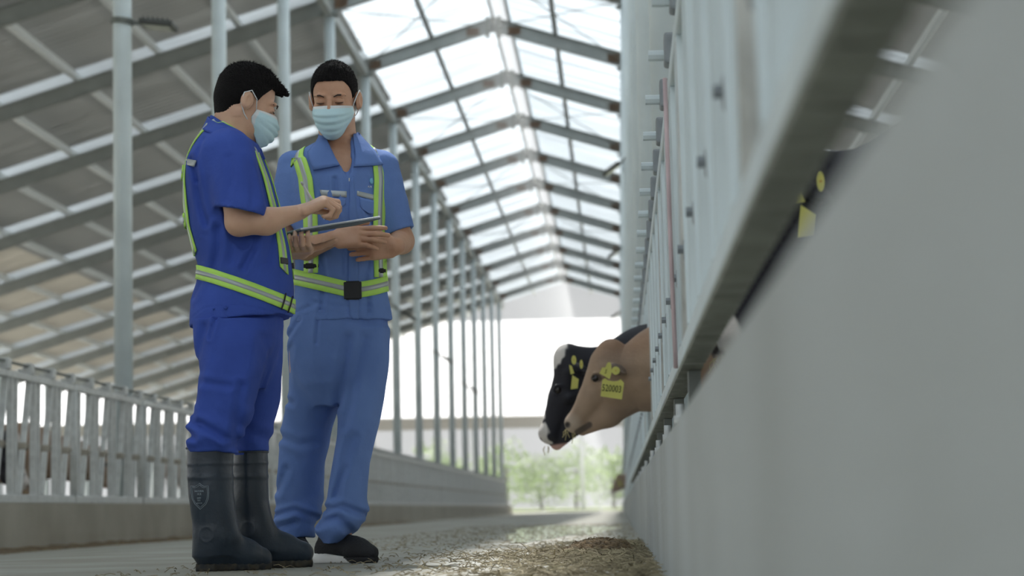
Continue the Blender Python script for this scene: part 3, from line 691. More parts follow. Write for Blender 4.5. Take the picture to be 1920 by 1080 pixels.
# ---------------------------------------------------------------- worker with the tablet (side view)
YA = 8.0
A = empty('person', (float(at(440, 1066, YA)[0]), YA, 0)); tag(A, 'man in royal blue work suit, lime harness and black rubber boots, writing on a tablet', 'person', 'dairy workers')
RA = axes(math.radians(110), math.radians(20), 0); cA = at(462, 194, YA)
Fb = Field((cA[0] - .28, 7.68, -.02), (cA[0] + .36, 8.36, cA[2] + .16), .0038)
WA = head(Fb, cA, RA, 1.03)
Fb.cap(WA(0, -.022, -.06), at(428, 285, YA), .060, .078, .03)
Fb.prof([sec(262, 400, 458, YA, .09), sec(290, 375, 480, YA, .15), sec(340, 362, 500, YA, .165), sec(440, 370, 510, YA, .15), sec(540, 382, 520, YA, .14), sec(600, 385, 505, YA, .15), sec(640, 392, 500, YA, .14)], .03)
for (Yl, knee, ank) in ((7.88, (415, 780), (400, 1010)), (8.12, (468, 780), (466, 1000))):
    Fb.cap(at(446, 630, Yl), at(*knee, Yl), .066, .042, .03); Fb.cap(at(*knee, Yl), at(*ank, Yl), .040, .032, .02)
sR, eR, wR = at(432, 300, 7.83), at(448, 417, 7.79), at(562, 398, 7.86)
Fb.cap(sR, eR, .052, .043, .02); Fb.cap(eR, at(500, 415, 7.81), .043, .043, .02, squash=((0, 1, 0), .95)); Fb.cap(at(500, 415, 7.81), wR, .043, .0255, .02)
hand(Fb, wR, (.90, .10, .40), (.35, .35, -.87), (-.1, .93, .30), 1.06, [(.65, 1.15, .7, .02), (.95, 1.35, .9, 0), (1.0, 1.45, .9, -.02), (1.05, 1.45, .9, -.04)], [(.85, .15, .5), (.85, -.15, .55), (.8, -.3, .6)])
sL, eL, wL = at(428, 300, 8.18), at(478, 452, 8.27), at(566, 472, 8.20)
Fb.cap(sL, eL, .052, .043, .02); Fb.cap(eL, wL, .042, .026, .02)
hand(Fb, wL, (.06, -1, .02), (-.05, .0, 1.0), (1, .06, 0), 1.05, [(.10, 1.1, .9, .0), (.08, 1.15, .95, .0), (.10, 1.15, .95, .0), (.12, 1.1, .9, .0)], [(.5, .85, .1), (.5, .8, .15), (.5, .7, .2)])
Fb.build('body', M['skin'], A)
hf = hair_field(cA, RA, 1.03, .012, .066, fringe=[((0, .02, .103), (0, .116, .078), .024, .008), ((.03, .02, .098), (.035, .104, .078), .022, .008), ((-.03, .02, .098), (-.035, .104, .078), .022, .008)], seed=3); strands(hf.build('hair', M['hair'], A), cA, RA, 2600, .011, 1)
for q in (-1, 1): eyebrow(WA, q, A); lash(WA, q, A)
mask(cA, RA, 1.03, A)
# jacket
T = Field((cA[0] - .30, 7.66, at(450, 640, YA)[2]), (cA[0] + .26, 8.34, at(430, 215, YA)[2]), .005)
secA = [sec(205, 399, 462, YA, .074), sec(222, 393, 467, YA, .078), sec(238, 386, 474, YA, .095), sec(258, 374, 481, YA, .15), sec(285, 358, 489, YA, .195), sec(310, 350, 499, YA, .208), sec(345, 346, 512, YA, .205), sec(385, 347, 523, YA, .195), sec(425, 351, 533, YA, .185), sec(465, 360, 543, YA, .175), sec(500, 371, 548, YA, .168), sec(530, 368, 551, YA, .168), sec(560, 358, 551, YA, .18), sec(590, 354, 550, YA, .19), sec(622, 354, 548, YA, .195)]
zh = at(450, 604, YA)[2]
zc0 = at(396, 217, YA); T.prof(secA, .0, bot=(zh, .10), top=lambda X: zc0[2] - .70 * np.maximum(X - zc0[0], 0)); T.warp(wr(.0055, 11, .55, .35))
TA = T.clone()
# hem flare and a few modelled folds
for p_, w_, am in (([(492, 440), (488, 475), (470, 510)], .010, .010), ([(425, 440), (422, 480), (412, 510)], .012, .010), ([(520, 430), (512, 500)], .010, .006), ([(372, 310), (384, 350), (392, 400), (402, 430)], .010, .010), ([(395, 275), (383, 320), (386, 350)], .008, .006), ([(372, 560), (386, 540)], .010, .005), ([(455, 420), (450, 500)], .012, .006), ([(360, 606), (400, 584), (470, 580), (540, 596)], .003, .002)):
    T.crease(p_, YA, w_, am)
ce = at(452, 398, 7.79)
T.cap(at(430, 288, 7.86), ce, .083, .085, .03, cut=_n(np.array((-.22, -.05, -1.0))))
T.crease([(432, 300), (440, 340), (432, 380)], 7.8, .012, .004); T.crease([(470, 300), (478, 350), (480, 385)], 7.8, .012, .004)
T.warp(wr(.003, 5, .8, .5), .03)
T.cap(at(450, 392, 7.793), at(458, 435, 7.785), .066, .072, .0, 's')
T.cap(at(427, 286, 8.14), at(470, 400, 8.22), .078, .08, .03, cut=True)
T.cap(WA(0, -.022, -.10), WA(0, -.02, -.02), .064, .075, .0, 's')
jk = T.build('jacket', M['blue1'], A)
P = []
for a in np.linspace(-2.9, 2.9, 41):
    dr = np.array((-math.cos(a), -math.sin(a), 0)); row = []
    for z_ in np.linspace(0, 1, 6):
        xq = 396 + (480 - 396) * (1 - math.cos(a)) / 2; c = at(432, 217 + .70 * (xq - 396) + 2 + 22 * z_, YA); c[1] = YA
        p = TA.cast((c + dr * .3)[None], -dr[None], 0, .3)[0]; row.append(p if not np.isnan(p).any() else c + dr * .07)
    P.append(row)
P = np.array(P); slab(P, TA.normal(P), .004, 'collar', M['blue1'], jk, lift=.002)
patch(TA, [(351, 298), (350, 309)], [(369, 301), (365, 313)], 4, 6, 7.6, 8.3, 'reflective_tape', M['refl'], jk)
for x_, y_ in ((423, 577), (401, 579)):
    P_ = TA.castpx(np.array([[(x_, y_)]], float), 7.6, 8.3)
    if not np.isnan(P_).any():
        q = P_[0, 0]; b = MB(); b.tube([q, q + np.array((0, -.005, 0))], .007 if x_ > 410 else .004, 12); b.build('button', M['blue1'], jk, True)
# trousers
TR = Field((cA[0] - .28, 7.66, at(400, 856, YA)[2]), (cA[0] + .22, 8.34, at(450, 572, YA)[2]), .0055)
TR.prof([sec(572, 364, 530, YA, .16), sec(600, 362, 529, YA, .165), sec(650, 372, 524, YA, .15), sec(700, 390, 510, YA, .10), sec(730, 410, 500, YA, .04)], .03)
TR.prof([sec(600, 363, 512, 7.92, .115), sec(650, 366, 508, 7.90, .115), sec(700, 369, 499, 7.88, .11), sec(750, 364, 486, 7.87, .105), sec(790, 357, 468, 7.86, .10), sec(820, 352, 452, 7.85, .095), sec(850, 353, 443, 7.85, .088)], .03)
TR.prof([sec(600, 420, 530, 8.08, .115), sec(650, 424, 531, 8.10, .115), sec(700, 428, 529, 8.12, .11), sec(750, 430, 526, 8.13, .105), sec(800, 437, 513, 8.14, .10), sec(852, 441, 499, 8.15, .085)], .03)
for p_, w_, am in (([(420, 605), (410, 640)], .006, .008), ([(398, 620), (385, 700), (372, 770)], .016, .010), ([(400, 640), (392, 690)], .01, -.004), ([(505, 640), (500, 700), (485, 760)], .014, .008), ([(395, 722), (450, 730)], .01, .006), ([(365, 790), (400, 800), (440, 825)], .010, .010), ([(355, 812), (385, 825)], .009, .010), ([(360, 765), (380, 782)], .010, .008), ([(470, 730), (460, 800), (450, 840)], .012, .009)):
    TR.crease(p_, 7.98, w_, am)
TR.warp(wr(.0055, 21, .7, .6)); TR.warp(lambda x, y, z: .0045 * np.clip((at(400, 770, 8)[2] - z) / .08, 0, 1) * np.sin(95 * z + 12 * x + 9 * y + 2 * np.sin(20 * x)))
TR.build('trousers', M['blue1'], A)
# boots
def boot(F, secs, Y, heel, toe, ball, rr):
    F.prof(secs, .01)
    F.cap(at(*heel, Y), at(*ball, toe[2] - .03), .050, .047, .03, squash=((0, 1, 0), .92)); F.cap(at(*ball, toe[2] - .03), at(toe[0], toe[1], toe[2]), .047, .036, .03)
def mkboot(secs, Y, heel, ball, toe, solez, ankle, parent):
    lo = at(heel[0] - 35, 1075, Y); F = Field((at(heel[0] - 40, 1000, Y)[0], Y - .12, solez - .004), (at(toe[0] + 28, 1000, toe[2])[0], toe[2] + .12, at(400, 830, Y)[2]), .004)
    F.prof(secs, .0); Hh, Bl, To = at(*heel, Y), at(ball[0], ball[1], ball[2]), at(*toe)
    F.cap(Hh, Bl, .046, .048, .03); F.cap(Bl, To, .048, .040, .02); An = at(*ankle, Y); F.cap(An, Bl + np.array((0, 0, .01)), .050, .040, .04)
    for zz in (870, 893, 897): F.warp(lambda x, y, z, q=at(400, zz, Y)[2]: -.0018 * np.exp(-((z - q) / .004) ** 2))
    F.warp(wr(.0018, 31, .6, 1))
    pa = at(ankle[0] - 5, ankle[1] - 8, Y); F.warp(lambda x, y, z: -.0016 * (np.exp(-((np.hypot(x - pa[0], z - pa[2]) - .024) / .003) ** 2)) * (y < Y))
    zz_ = F.ax[2][None, None, :]; F.F = np.maximum(F.F, (solez + .016) - zz_).astype(np.float32)
    o = F.build('rubber_boot', M['rubber'], parent)
    G = F.clone(True); G.cap(np.array((Hh[0], Hh[1], solez + .015)), np.array((Bl[0], Bl[1], solez + .015)), .042, .045, .02); G.cap(np.array((Bl[0], Bl[1], solez + .015)), np.array((To[0], To[1], solez + .015)), .045, .037, .02)
    G.cap(np.array((Hh[0], Hh[1], solez + .01)), np.array((Hh[0] + .01, Hh[1], solez + .03)), .044, .044, .0)
    G.F = np.maximum(np.maximum(G.F, solez - zz_), zz_ - (solez + .024)).astype(np.float32); G.warp(lambda x, y, z: .0012 * np.sin(300 * x)); G.build('boot_sole', M['mud'], o)
    return o, F
b1, FB1 = mkboot([sec(838, 350, 438, 7.86, .078), sec(870, 351, 437, 7.86, .077), (sec(930, 353, 439, 7.86, .076)), sec(980, 361, 446, 7.86, .066), sec(1010, 364, 452, 7.86, .058), sec(1040, 363, 440, 7.86, .05)], 7.86, (392, 1042), (458, 1043, 7.92), (488, 1048, 7.95), .0, (398, 1010), A)
b2, FB2 = mkboot([sec(846, 438, 502, 8.14, .075), sec(880, 437, 502, 8.14, .075), sec(940, 438, 504, 8.14, .07), sec(990, 436, 515, 8.14, .06), sec(1030, 440, 520, 8.14, .05)], 8.14, (470, 1032), (530, 1032, 8.18), (566, 1037, 8.20), .0, (475, 1000), A)
# rims
for F_, sc_, Yb, o in ((FB1, (350, 438, 840), 7.86, b1), (FB2, (438, 502, 848), 8.14, b2)):
    c = at((sc_[0] + sc_[1]) / 2, sc_[2], Yb); rx = px((sc_[1] - sc_[0]) / 2, Yb); b = MB(); b.tube([c + np.array((rx * math.cos(a), .077 * math.sin(a), 0)) for a in np.linspace(0, 2 * math.pi, 33)], .004, 6, caps=False); b.build('rim', M['rubber'], o, True)
# shield print on the near boot
def boot_print(pts, name, wd):
    P_ = FB1.castpx(np.array([pts], float), 7.6, 8.0)[0]
    P_ = [p + np.array((0, -.0012, 0)) for p in P_ if not np.isnan(p).any()]
    if len(P_) > 1: b = MB(); b.tube(P_, wd, 5); return b.build(name, M['print'], b1, True)
def shield(s_, cx=374.5, cy=930):
    o = [(0, -24), (-5, -20), (-9, -18), (-17, -19), (-16, -6), (-14, 6), (-9, 15), (1, 25), (12, 15), (16, 5), (17, -6), (16, -19), (8, -18), (4, -20), (0, -24)]
    q = []
    for i in range(len(o) - 1):
        for t_ in (0, .5): q.append((cx + s_ * (o[i][0] + (o[i + 1][0] - o[i][0]) * t_), cy + s_ * (o[i][1] + (o[i + 1][1] - o[i][1]) * t_)))
    return q + [(cx, cy - 24 * s_)]
boot_print(shield(1.0), 'shield_outline', .0009); boot_print(shield(.86), 'shield_outline', .0007)
def boot_text(s_, x, y, size):
    P_ = FB1.castpx(np.array([[(x, y)]], float), 7.6, 8.0)[0, 0]
    if not np.isnan(P_).any():
        nr = FB1.normal(P_); nr = _n((nr[0], nr[1], 0)); xx = _n(np.cross((0, 0, 1), nr)); text_mesh(s_, size, 'lettering', M['print'], frame(xx, (0, 0, 1), nr, P_ + nr * .0012), b1)
boot_text('NATURAL', 374, 921, .0078); boot_text('天王', 374, 926.5, .0085); boot_text('SAFE', 373.5, 934, .0075); boot_text('安全', 373.5, 938.5, .006); boot_text('BOOTS 40', 374, 943.5, .0045)
# harness
def belt(F, c, cl, hw, parent, segs, name='belt', mats=None, buckle=None):
    """waist webbing: cl = px centreline seen from the camera, carried round the back at the same heights"""
    xs_ = [q[0] for q in cl]; ys_ = [q[1] for q in cl]; rows = []
    for a in np.linspace(0, 2 * math.pi, segs + 1):
        dr = np.array((math.cos(a), math.sin(a), 0)); z = at(cl[len(cl) // 2][0], cl[len(cl) // 2][1], c[1])[2]
        for it in range(3):
            O = np.array((c[0], c[1], z)) + dr * .5; p = F.cast(O[None], -dr[None], 0, .6)[0]
            if np.isnan(p).any(): break
            X_, _ = proj(p); z = at(X_, np.interp(X_, xs_, ys_), p[1])[2]
        rows.append((np.array((c[0], c[1], z)) + dr * .5, -dr, np.array((0, 0, 1))))
    return ribbon(F, rows, hw, name, mats or M['lime'], parent, t1=.6)
def loop_strap(F, C, e1, lat, hw, phis, parent, name='shoulder_strap', shear=0):
    rows = []
    for ph in phis:
        a = math.radians(ph); d = e1 * math.cos(a) + np.array((0, 0, 1)) * math.sin(a); L = _n(lat)
        rows.append((C + d * .55 + lat * (1 + shear * math.sin(a)), -d, L))
    return ribbon(F, rows, hw, name, M['lime'], parent, t1=.6)
def buckle(P, N, w_, h_, name, parent, m='black', up=(0, 0, 1), d=.008):
    x = _n(np.cross(up, N)); y = np.cross(N, x); b = MB(); b.box((-w_ / 2, -h_ / 2, -.004), (w_ / 2, h_ / 2, d), bev=.0025)
    b.box((-w_ / 2 + .008, -h_ / 2 - .003, .0), (w_ / 2 - .008, h_ / 2 + .003, d * .6))
    me = b.mesh(name, M[m]); me.transform(frame(x, y, N, P)); return link(bpy.data.objects.new(name, me), parent)
har = empty('safety_harness', A.location); har.parent = A; har.location = (0, 0, 0)
def chld(o): return o
EL = lambda o: o
hA = []
Pb, Nb, ob = belt(TA, np.array((at(455, 540, YA)[0], YA, 0)), [(372, 510), (400, 518), (430, 528), (480, 546), (530, 566), (552, 576)], .0245, A, 72)
for x_ in (529, 541):
    y_ = np.interp(x_, [480, 530, 552], [546, 566, 576]); Pq = TA.castpx(np.array([[(x_ + 3, y_ - 15), (x_, y_), (x_ - 5, y_ + 15)]], float), 7.6, 8.3)[0]
    if not np.isnan(Pq).any(): b = MB(); b.tube([p + TA.normal(p) * .009 for p in Pq], .0028, 6); b.build('adjuster_bar', M['black'], ob, True)
CA = at(440, 400, YA)
for sgn in (-1, 1):
    Ps, Ns, os_ = loop_strap(TA, np.array((CA[0], YA, CA[2])), np.array((1., 0, 0)), np.array((0, sgn * .075, 0)), .020, list(range(-50, 231, 5)), A)
    buckle(Ps[1, 2], Ns[1, 2], .045, .022, 'strap_buckle', os_)
# webbing keepers crossing the back
for (x_, y_) in ((347, 328), (349, 416)):
    z_ = at(x_, y_, YA)[2]; c_ = np.array((at(430, y_, YA)[0], YA, z_)); rows = []
    for a in np.linspace(math.radians(150), math.radians(210), 9): dr = np.array((math.cos(a), math.sin(a), 0)); rows.append((c_ + dr * .5, -dr, np.array((0, 0, 1))))
    ribbon(TA, rows, .022, 'back_keeper', M['lime'], A, t1=.6, lift=.008, th=.004)
bpy.data.objects.remove(har)

# ---------------------------------------------------------------- worker facing the camera
YB = 8.75
B = empty('person', (float(at(640, 1050, YB)[0]), YB, 0)); tag(B, 'man in faded blue work suit and black trainers, facing us with hands together', 'person', 'dairy workers')
RB = axes(math.radians(-4), math.radians(14), math.radians(0)); cB = at(627, 187, 8.74)
def z2(py, Y=YB): return at(640, py, Y)[2]
Fb = Field((cB[0] - .30, 8.30, -.02), (cB[0] + .36, 9.02, cB[2] + .17), .0038)
WB = head(Fb, cB, RB, 1.10)
Fb.cap(WB(0, -.022, -.06), at(634, 290, 8.80), .058, .072, .03)
Fb.cap(at(622, 262, 8.74), at(640, 300, 8.70), .010, .008, .02); Fb.cap(at(648, 262, 8.74), at(645, 300, 8.70), .010, .008, .02)
Fb.prof([sec(272, 600, 672, 8.80, .07), sec(288, 585, 688, 8.79, .105), sec(310, 562, 706, 8.78, .128), sec(340, 560, 710, 8.77, .138), sec(400, 565, 708, YB, .12), sec(500, 572, 705, YB, .11), sec(600, 566, 705, YB, .12), sec(650, 570, 700, YB, .11)], .03)
for hp, kn, an, Yl in (((585, 650), (575, 830), (552, 1000), 8.95), ((682, 650), (668, 830), (640, 1005), 8.74)):
    Fb.cap(at(*hp, YB), at(*kn, Yl), .085, .055, .03); Fb.cap(at(*kn, Yl), at(*an, Yl), .055, .036, .02)
sR, eR, wR = at(552, 318, 8.80), at(536, 464, 8.77), at(628, 447, 8.50)
Fb.cap(sR, eR, .046, .043, .02); Fb.cap(eR, at(576, 465, 8.64), .046, .042, .02); Fb.cap(at(576, 465, 8.64), wR, .042, .027, .02)
hand(Fb, wR, (.99, -.08, .03), (.0, .93, -.36), (.0, .36, .93), 1.02, [(.05, .12, .10, .04), (.12, .18, .14, .01), (.18, .24, .18, -.02), (.25, .32, .25, -.05)], [(.8, .55, .1), (.9, .25, .2), (.95, .1, .2)])
sL, eL, wL = at(712, 320, 8.78), at(752, 452, 8.80), at(739, 462, 8.60)
Fb.cap(sL, eL, .054, .046, .02); Fb.cap(eL, wL, .046, .034, .02)
hand(Fb, wL, (-.86, -.42, -.12), (-.35, .90, .05), (-.05, .10, .95), 1.04, [(.55, .85, .5, .03), (.5, .75, .45, .01), (.45, .7, .45, -.01), (.4, .7, .45, -.04)], [(.85, .6, .1), (.95, .2, .2), (.9, -.1, .4)])
Fb.build('body', M['skin2'], B)
hf = hair_field(cB, RB, 1.10, .007, .066, seed=8, fringe=[((0, -.03, .106), (0, .04, .100), .020, .018)]); strands(hf.build('hair', M['hair'], B), cB, RB, 2600, .008, 2)
for q in (-1, 1): eyebrow(WB, q, B); lash(WB, q, B)
mask(cB, RB, 1.10, B)
T = Field((cB[0] - .28, 8.50, z2(612)), (cB[0] + .34, 9.02, z2(245)), .005)
secB = [sec(254, 603, 668, 8.80, .060), sec(263, 596, 676, 8.80, .070), sec(272, 580, 690, 8.79, .085), sec(283, 560, 706, 8.79, .105), sec(298, 547, 720, 8.78, .128), sec(320, 543, 724, 8.77, .145), sec(350, 546, 724, 8.76, .152), sec(400, 549, 723, YB, .15), sec(450, 551, 722, YB, .14), sec(500, 552, 723, YB, .13), sec(540, 552, 726, YB, .128), sec(575, 549, 733, YB, .14), sec(615, 546, 740, YB, .15)]
T.prof(secB, 0, bot=(z2(604), .02)); T.warp(wr(.0050, 17, .5, .35))
TB = T.clone()
for p_, w_, am in (([(605, 480), (615, 520), (612, 590)], .010, .008), ([(686, 375), (692, 400), (703, 425)], .006, .008), ([(636, 345), (640, 400), (645, 440)], .008, .007), ([(700, 470), (690, 520), (695, 590)], .010, .007), ([(615, 375), (622, 420)], .008, .005), ([(652, 440), (652, 520)], .004, .005), ([(590, 570), (640, 580), (700, 578)], .006, .003), ([(560, 590), (600, 575)], .008, .004)):
    T.crease(p_, YB, w_, am)
T.cap(at(550, 312, 8.79), at(536, 425, 8.76), .060, .066, .03, cut=True)
T.cap(at(716, 314, 8.79), at(746, 436, 8.80), .064, .064, .03, cut=_n((.35, 0, -1)))
T.warp(wr(.003, 6, .8, .4), .03)
T.cap(at(742, 424, 8.80), at(752, 460, 8.80), .048, .056, 0, 's'); T.cap(at(536, 424, 8.76), at(534, 450, 8.76), .048, .054, 0, 's')
# open neck
for a, b_, r0, r1 in (((636, 255), (646, 300), 24, 14), ((646, 300), (655, 336), 14, 1.5)):
    T.cap(at(*a, 8.66), at(*b_, 8.60), px(r0, 8.7), px(r1, 8.6), .004, 's'); T.cap(at(*a, 8.72), at(*b_, 8.64), px(r0, 8.7), px(r1, 8.6), .004, 's')
T.cap(WB(0, -.02, -.12), WB(0, -.02, -.0), .067, .075, .0, 's')
jk = T.build('jacket', M['blue2'], B)
cl = [patch(TB, [(604, 250), (600, 262), (592, 274), (578, 290), (590, 321)], [(612, 256), (616, 272), (622, 287), (630, 300), (637, 312)], 16, 9, 8.3, 9.0, 'collar', M['blue2'], jk, th=.005, lift=.008),
      patch(TB, [(660, 256), (663, 272), (665, 287), (665, 300), (662, 315)], [(668, 252), (676, 262), (688, 274), (701, 288), (714, 311)], 16, 9, 8.3, 9.0, 'collar', M['blue2'], jk, th=.005, lift=.008)]
patch(TB, [(656, 338), (654, 420), (654, 520), (655, 590), (662, 600)], [(662, 330), (671, 420), (671, 520), (673, 590), (672, 604)], 40, 4, 8.3, 9.0, 'placket', M['blue2'], jk, th=.003, lift=.001)
patch(TB, [(600, 356), (603, 367)], [(650, 359), (650, 370)], 3, 14, 8.3, 9.0, 'reflective_tape', M['refl'], jk, th=.0015, lift=.002)
patch(TB, [(669, 358), (669, 367)], [(731, 373), (731, 384)], 3, 14, 8.3, 9.0, 'reflective_tape', M['refl'], jk, th=.0015, lift=.002)
patch(TB, [(601, 370), (604, 385), (622, 393)], [(648, 373), (648, 385), (626, 393)], 8, 10, 8.3, 9.0, 'pocket_flap', M['blue2'], jk, th=.003, lift=.002)
patch(TB, [(673, 370), (675, 390), (690, 400)], [(716, 380), (716, 396), (694, 402)], 8, 10, 8.3, 9.0, 'pocket_flap', M['blue2'], jk, th=.003, lift=.002)
lg = patch(TB, [(694, 335), (692, 339), (694, 345)], [(697, 334), (699, 341), (698, 345)], 6, 4, 8.3, 9.0, 'chest_emblem', mat('pale_blue_print', srgb(126, 190, 226), .7), jk, th=.001, lift=.003)
Pq = TB.castpx(np.array([[(692, 350.5)]], float), 8.3, 9.0)[0, 0]; Nq = TB.normal(Pq); xx = _n(np.cross((0, 0, 1), Nq)); text_mesh('A.N', .011, 'lettering', mat('white_print', srgb(225, 228, 240), .7), frame(xx, np.cross(Nq, xx), Nq, Pq + Nq * .004), jk)
b = MB(); b.box((-.002, -.004, -.008), (.002, .0, .004)); me = b.mesh('zip_pull', M['galv']); me.transform(Matrix.Translation(at(655, 336, 8.62))); link(bpy.data.objects.new('zip_pull', me), jk)
# trousers
TR = Field((cB[0] - .30, 8.50, z2(1032)), (cB[0] + .26, 9.20, z2(585)), .0055)
TR.prof([sec(585, 546, 726, YB, .14), sec(620, 542, 728, YB, .145), sec(680, 541, 726, YB, .14), sec(720, 556, 712, YB, .12), sec(760, 590, 680, YB, .05)], .02)
TR.prof([sec(620, 541, 652, 8.78, .13), sec(700, 540, 648, 8.82, .125), sec(750, 538, 640, 8.86, .12), sec(800, 528, 624, 8.90, .115), sec(868, 522, 610, 8.93, .105), sec(940, 515, 606, 8.95, .10), sec(962, 517, 603, 8.95, .10), sec(985, 515, 592, 8.95, .10), sec(1006, 518, 588, 8.96, .10)], .025)
TR.prof([sec(620, 620, 728, YB, .13), sec(700, 628, 726, YB, .125), sec(750, 634, 720, YB, .12), sec(800, 634, 710, YB, .11), sec(868, 624, 693, YB, .105), sec(920, 616, 690, YB, .10), sec(950, 611, 690, YB, .10), sec(975, 600, 690, YB, .105), sec(990, 593, 672, YB, .11), sec(1005, 597, 655, YB, .11), sec(1022, 606, 640, YB, .10)], .025)
for p_, w_, am in (([(662, 640), (655, 690), (640, 760)], .014, .010), ([(606, 606), (604, 650)], .006, .006), ([(580, 610), (550, 650)], .008, .006), ([(560, 660), (548, 740)], .012, .006), ([(690, 640), (672, 720), (655, 800)], .014, .008), ([(535, 750), (560, 760)], .010, .008), ([(530, 820), (570, 835), (600, 830)], .012, .008), ([(545, 880), (525, 920)], .012, .008), ([(600, 900), (570, 950)], .012, .007), ([(515, 968), (560, 956), (600, 972)], .009, .011), ([(525, 990), (560, 980)], .009, .009), ([(670, 820), (650, 880), (640, 930)], .014, .009), ([(615, 955), (650, 950), (688, 965)], .010, .010), ([(605, 985), (640, 970), (660, 990)], .010, .009), ([(655, 880), (630, 940)], .010, .006)):
    TR.crease(p_, 8.95 if p_[0][0] < 600 else 8.78, w_, am)
TR.warp(wr(.0055, 27, .6, .5)); zk = z2(920)
TR.warp(lambda x, y, z: .006 * np.clip((zk - z) / .1, 0, 1) * np.sin(70 * z + 16 * x + 9 * y + 2.2 * np.sin(22 * x + 9 * y)))
TR.build('trousers', M['blue2'], B)
# trainers
def trainer(c0, d, solez, white, parent, L=.29):
    d = _n(d); s_ = np.array((-d[1], d[0], 0)); R_ = [d, s_, np.array((0, 0, 1.))]
    c = np.array((c0[0], c0[1], solez)); W = lambda x, y, z: c + x * d + y * s_ + np.array((0, 0, z))
    F = Field(c - .2, c + np.array((.2, .2, .17)), .0035)
    F.cap(W(-.09, 0, .045), W(-.03, 0, .055), .038, .042, .03); F.cap(W(-.08, 0, .07), W(-.06, 0, .125), .036, .040, .02); F.cap(W(-.04, 0, .085), W(.06, 0, .050), .036, .036, .03); F.cap(W(.05, -.006, .045), W(.105, .002, .036), .043, .030, .03)
    zz = F.ax[2][None, None, :]; F.F = np.maximum(F.F, solez + .020 - zz).astype(np.float32); F.warp(lambda x, y, z: .0008 * np.sin(500 * z) * np.sin(400 * x))
    o = F.build('trainer', M['shoe'], parent)
    G = Field(c - .2, c + np.array((.2, .2, .17)), .004); G.cap(W(-.092, 0, .015), W(.05, 0, .015), .042, .046, .02); G.cap(W(.05, -.004, .015), W(.102, .002, .015), .046, .032, .02)
    X_, Y_ = G.ax[0][:, None, None] - c[0], G.ax[1][None, :, None] - c[1]; lx = X_ * d[0] + Y_ * d[1]
    G.F = np.maximum(np.maximum(G.F, solez - zz[..., :G.n[2]] if False else solez - G.ax[2][None, None, :]), G.ax[2][None, None, :] - (solez + .030 - .16 * np.clip(lx + .02, -.08, .05))).astype(np.float32)
    so = G.build('trainer_sole', [M['sole'], M['shoe']], o)
    for f_ in so.data.polygons: q_ = f_.center; f_.material_index = 0 if white and (q_[0] - c[0]) * d[0] + (q_[1] - c[1]) * d[1] < .055 - (q_[2] - solez) * 1.6 else 1
    b = MB()
    for k_ in range(4): x = .0 + k_ * .018; zt = .118 - (x + .02) * .38 - .012; b.tube([W(x, -.022, zt - .014), W(x, 0, zt + .006), W(x, .022, zt - .014)], .003, 6)
    lc = b.build('laces', mat('pale_lace', srgb(150, 152, 160), .8), o, True); lc['kind'] = 'stuff'
    b = MB()
    return o
p1 = at(648, 1048, 8.72); trainer((p1[0], 8.72), (.86, -.42, 0), .0, True, B)
p2 = at(556, 1035, 8.93); trainer((p2[0], 8.93), (.30, -.95, 0), .0, False, B)
# harness
Pb, Nb, ob = belt(TB, np.array((at(640, 540, YB)[0], YB, 0)), [(552, 519), (600, 530), (644, 541), (662, 544), (679, 543), (700, 539), (724, 532)], .029, B, 72)
Pq = TB.castpx(np.array([[(662, 545)]], float), 8.3, 9.0)[0, 0]; buckle(Pq + np.array((0, -.006, 0)), _n((0, -1, 0)), .064, .062, 'belt_buckle', ob, d=.012)
def strapB(cl_, back_lat, hwpx, name='shoulder_strap'):
    rows = []; C = np.array((0, YB, 0))
    for i in range(len(cl_) - 1):
        for t_ in np.linspace(0, 1, 7)[:-1]:
            x_ = cl_[i][0] + (cl_[i + 1][0] - cl_[i][0]) * t_; y_ = cl_[i][1] + (cl_[i + 1][1] - cl_[i][1]) * t_; O, D = pxrow(x_, y_, 8.35); rows.append((O, D, _n(RM[0] * 0 + np.array((1., 0, 0)))))
    top = at(cl_[-1][0], cl_[-1][1], 8.75); rr = .13; cx_ = top[0]; zc = top[2] - .16
    for ph in range(130, 330, 8):
        a = math.radians(ph - 90 + 90); 
        d = np.array((0, -math.cos(math.radians(ph - 90)), math.sin(math.radians(ph - 90)))) if False else np.array((0, -math.cos(math.radians(180 - ph + 0)), 0))
    for ph in np.linspace(60, 215, 24):
        a = math.radians(ph); d = np.array((0, -math.cos(a), math.sin(a))); rows.append((np.array((cx_ + .012 * 0, 8.77, zc)) + d * .5, -d, np.array((1., 0, 0))))
    return ribbon(TB, rows, px(hwpx, 8.6), name, M['lime'], B, t1=.62)
Ps, Ns, o1 = strapB([(584, 512), (585, 480), (584, 440), (583, 400), (577, 365), (574, 335), (566, 308), (560, 292)], 0, 13)
Pq = TB.castpx(np.array([[(584, 499), (712, 508)]], float), 8.3, 9.0)[0]; buckle(Pq[0] + np.array((0, -.006, 0)), _n((0, -1, 0)), .056, .014, 'strap_buckle', o1)
Ps, Ns, o2 = strapB([(712, 520), (711, 480), (710, 440), (710, 400), (711, 365), (712, 335), (709, 305), (702, 288)], 0, 11.5)
buckle(Pq[1] + np.array((0, -.006, 0)), _n((.2, -1, 0)), .046, .012, 'strap_buckle', o2)

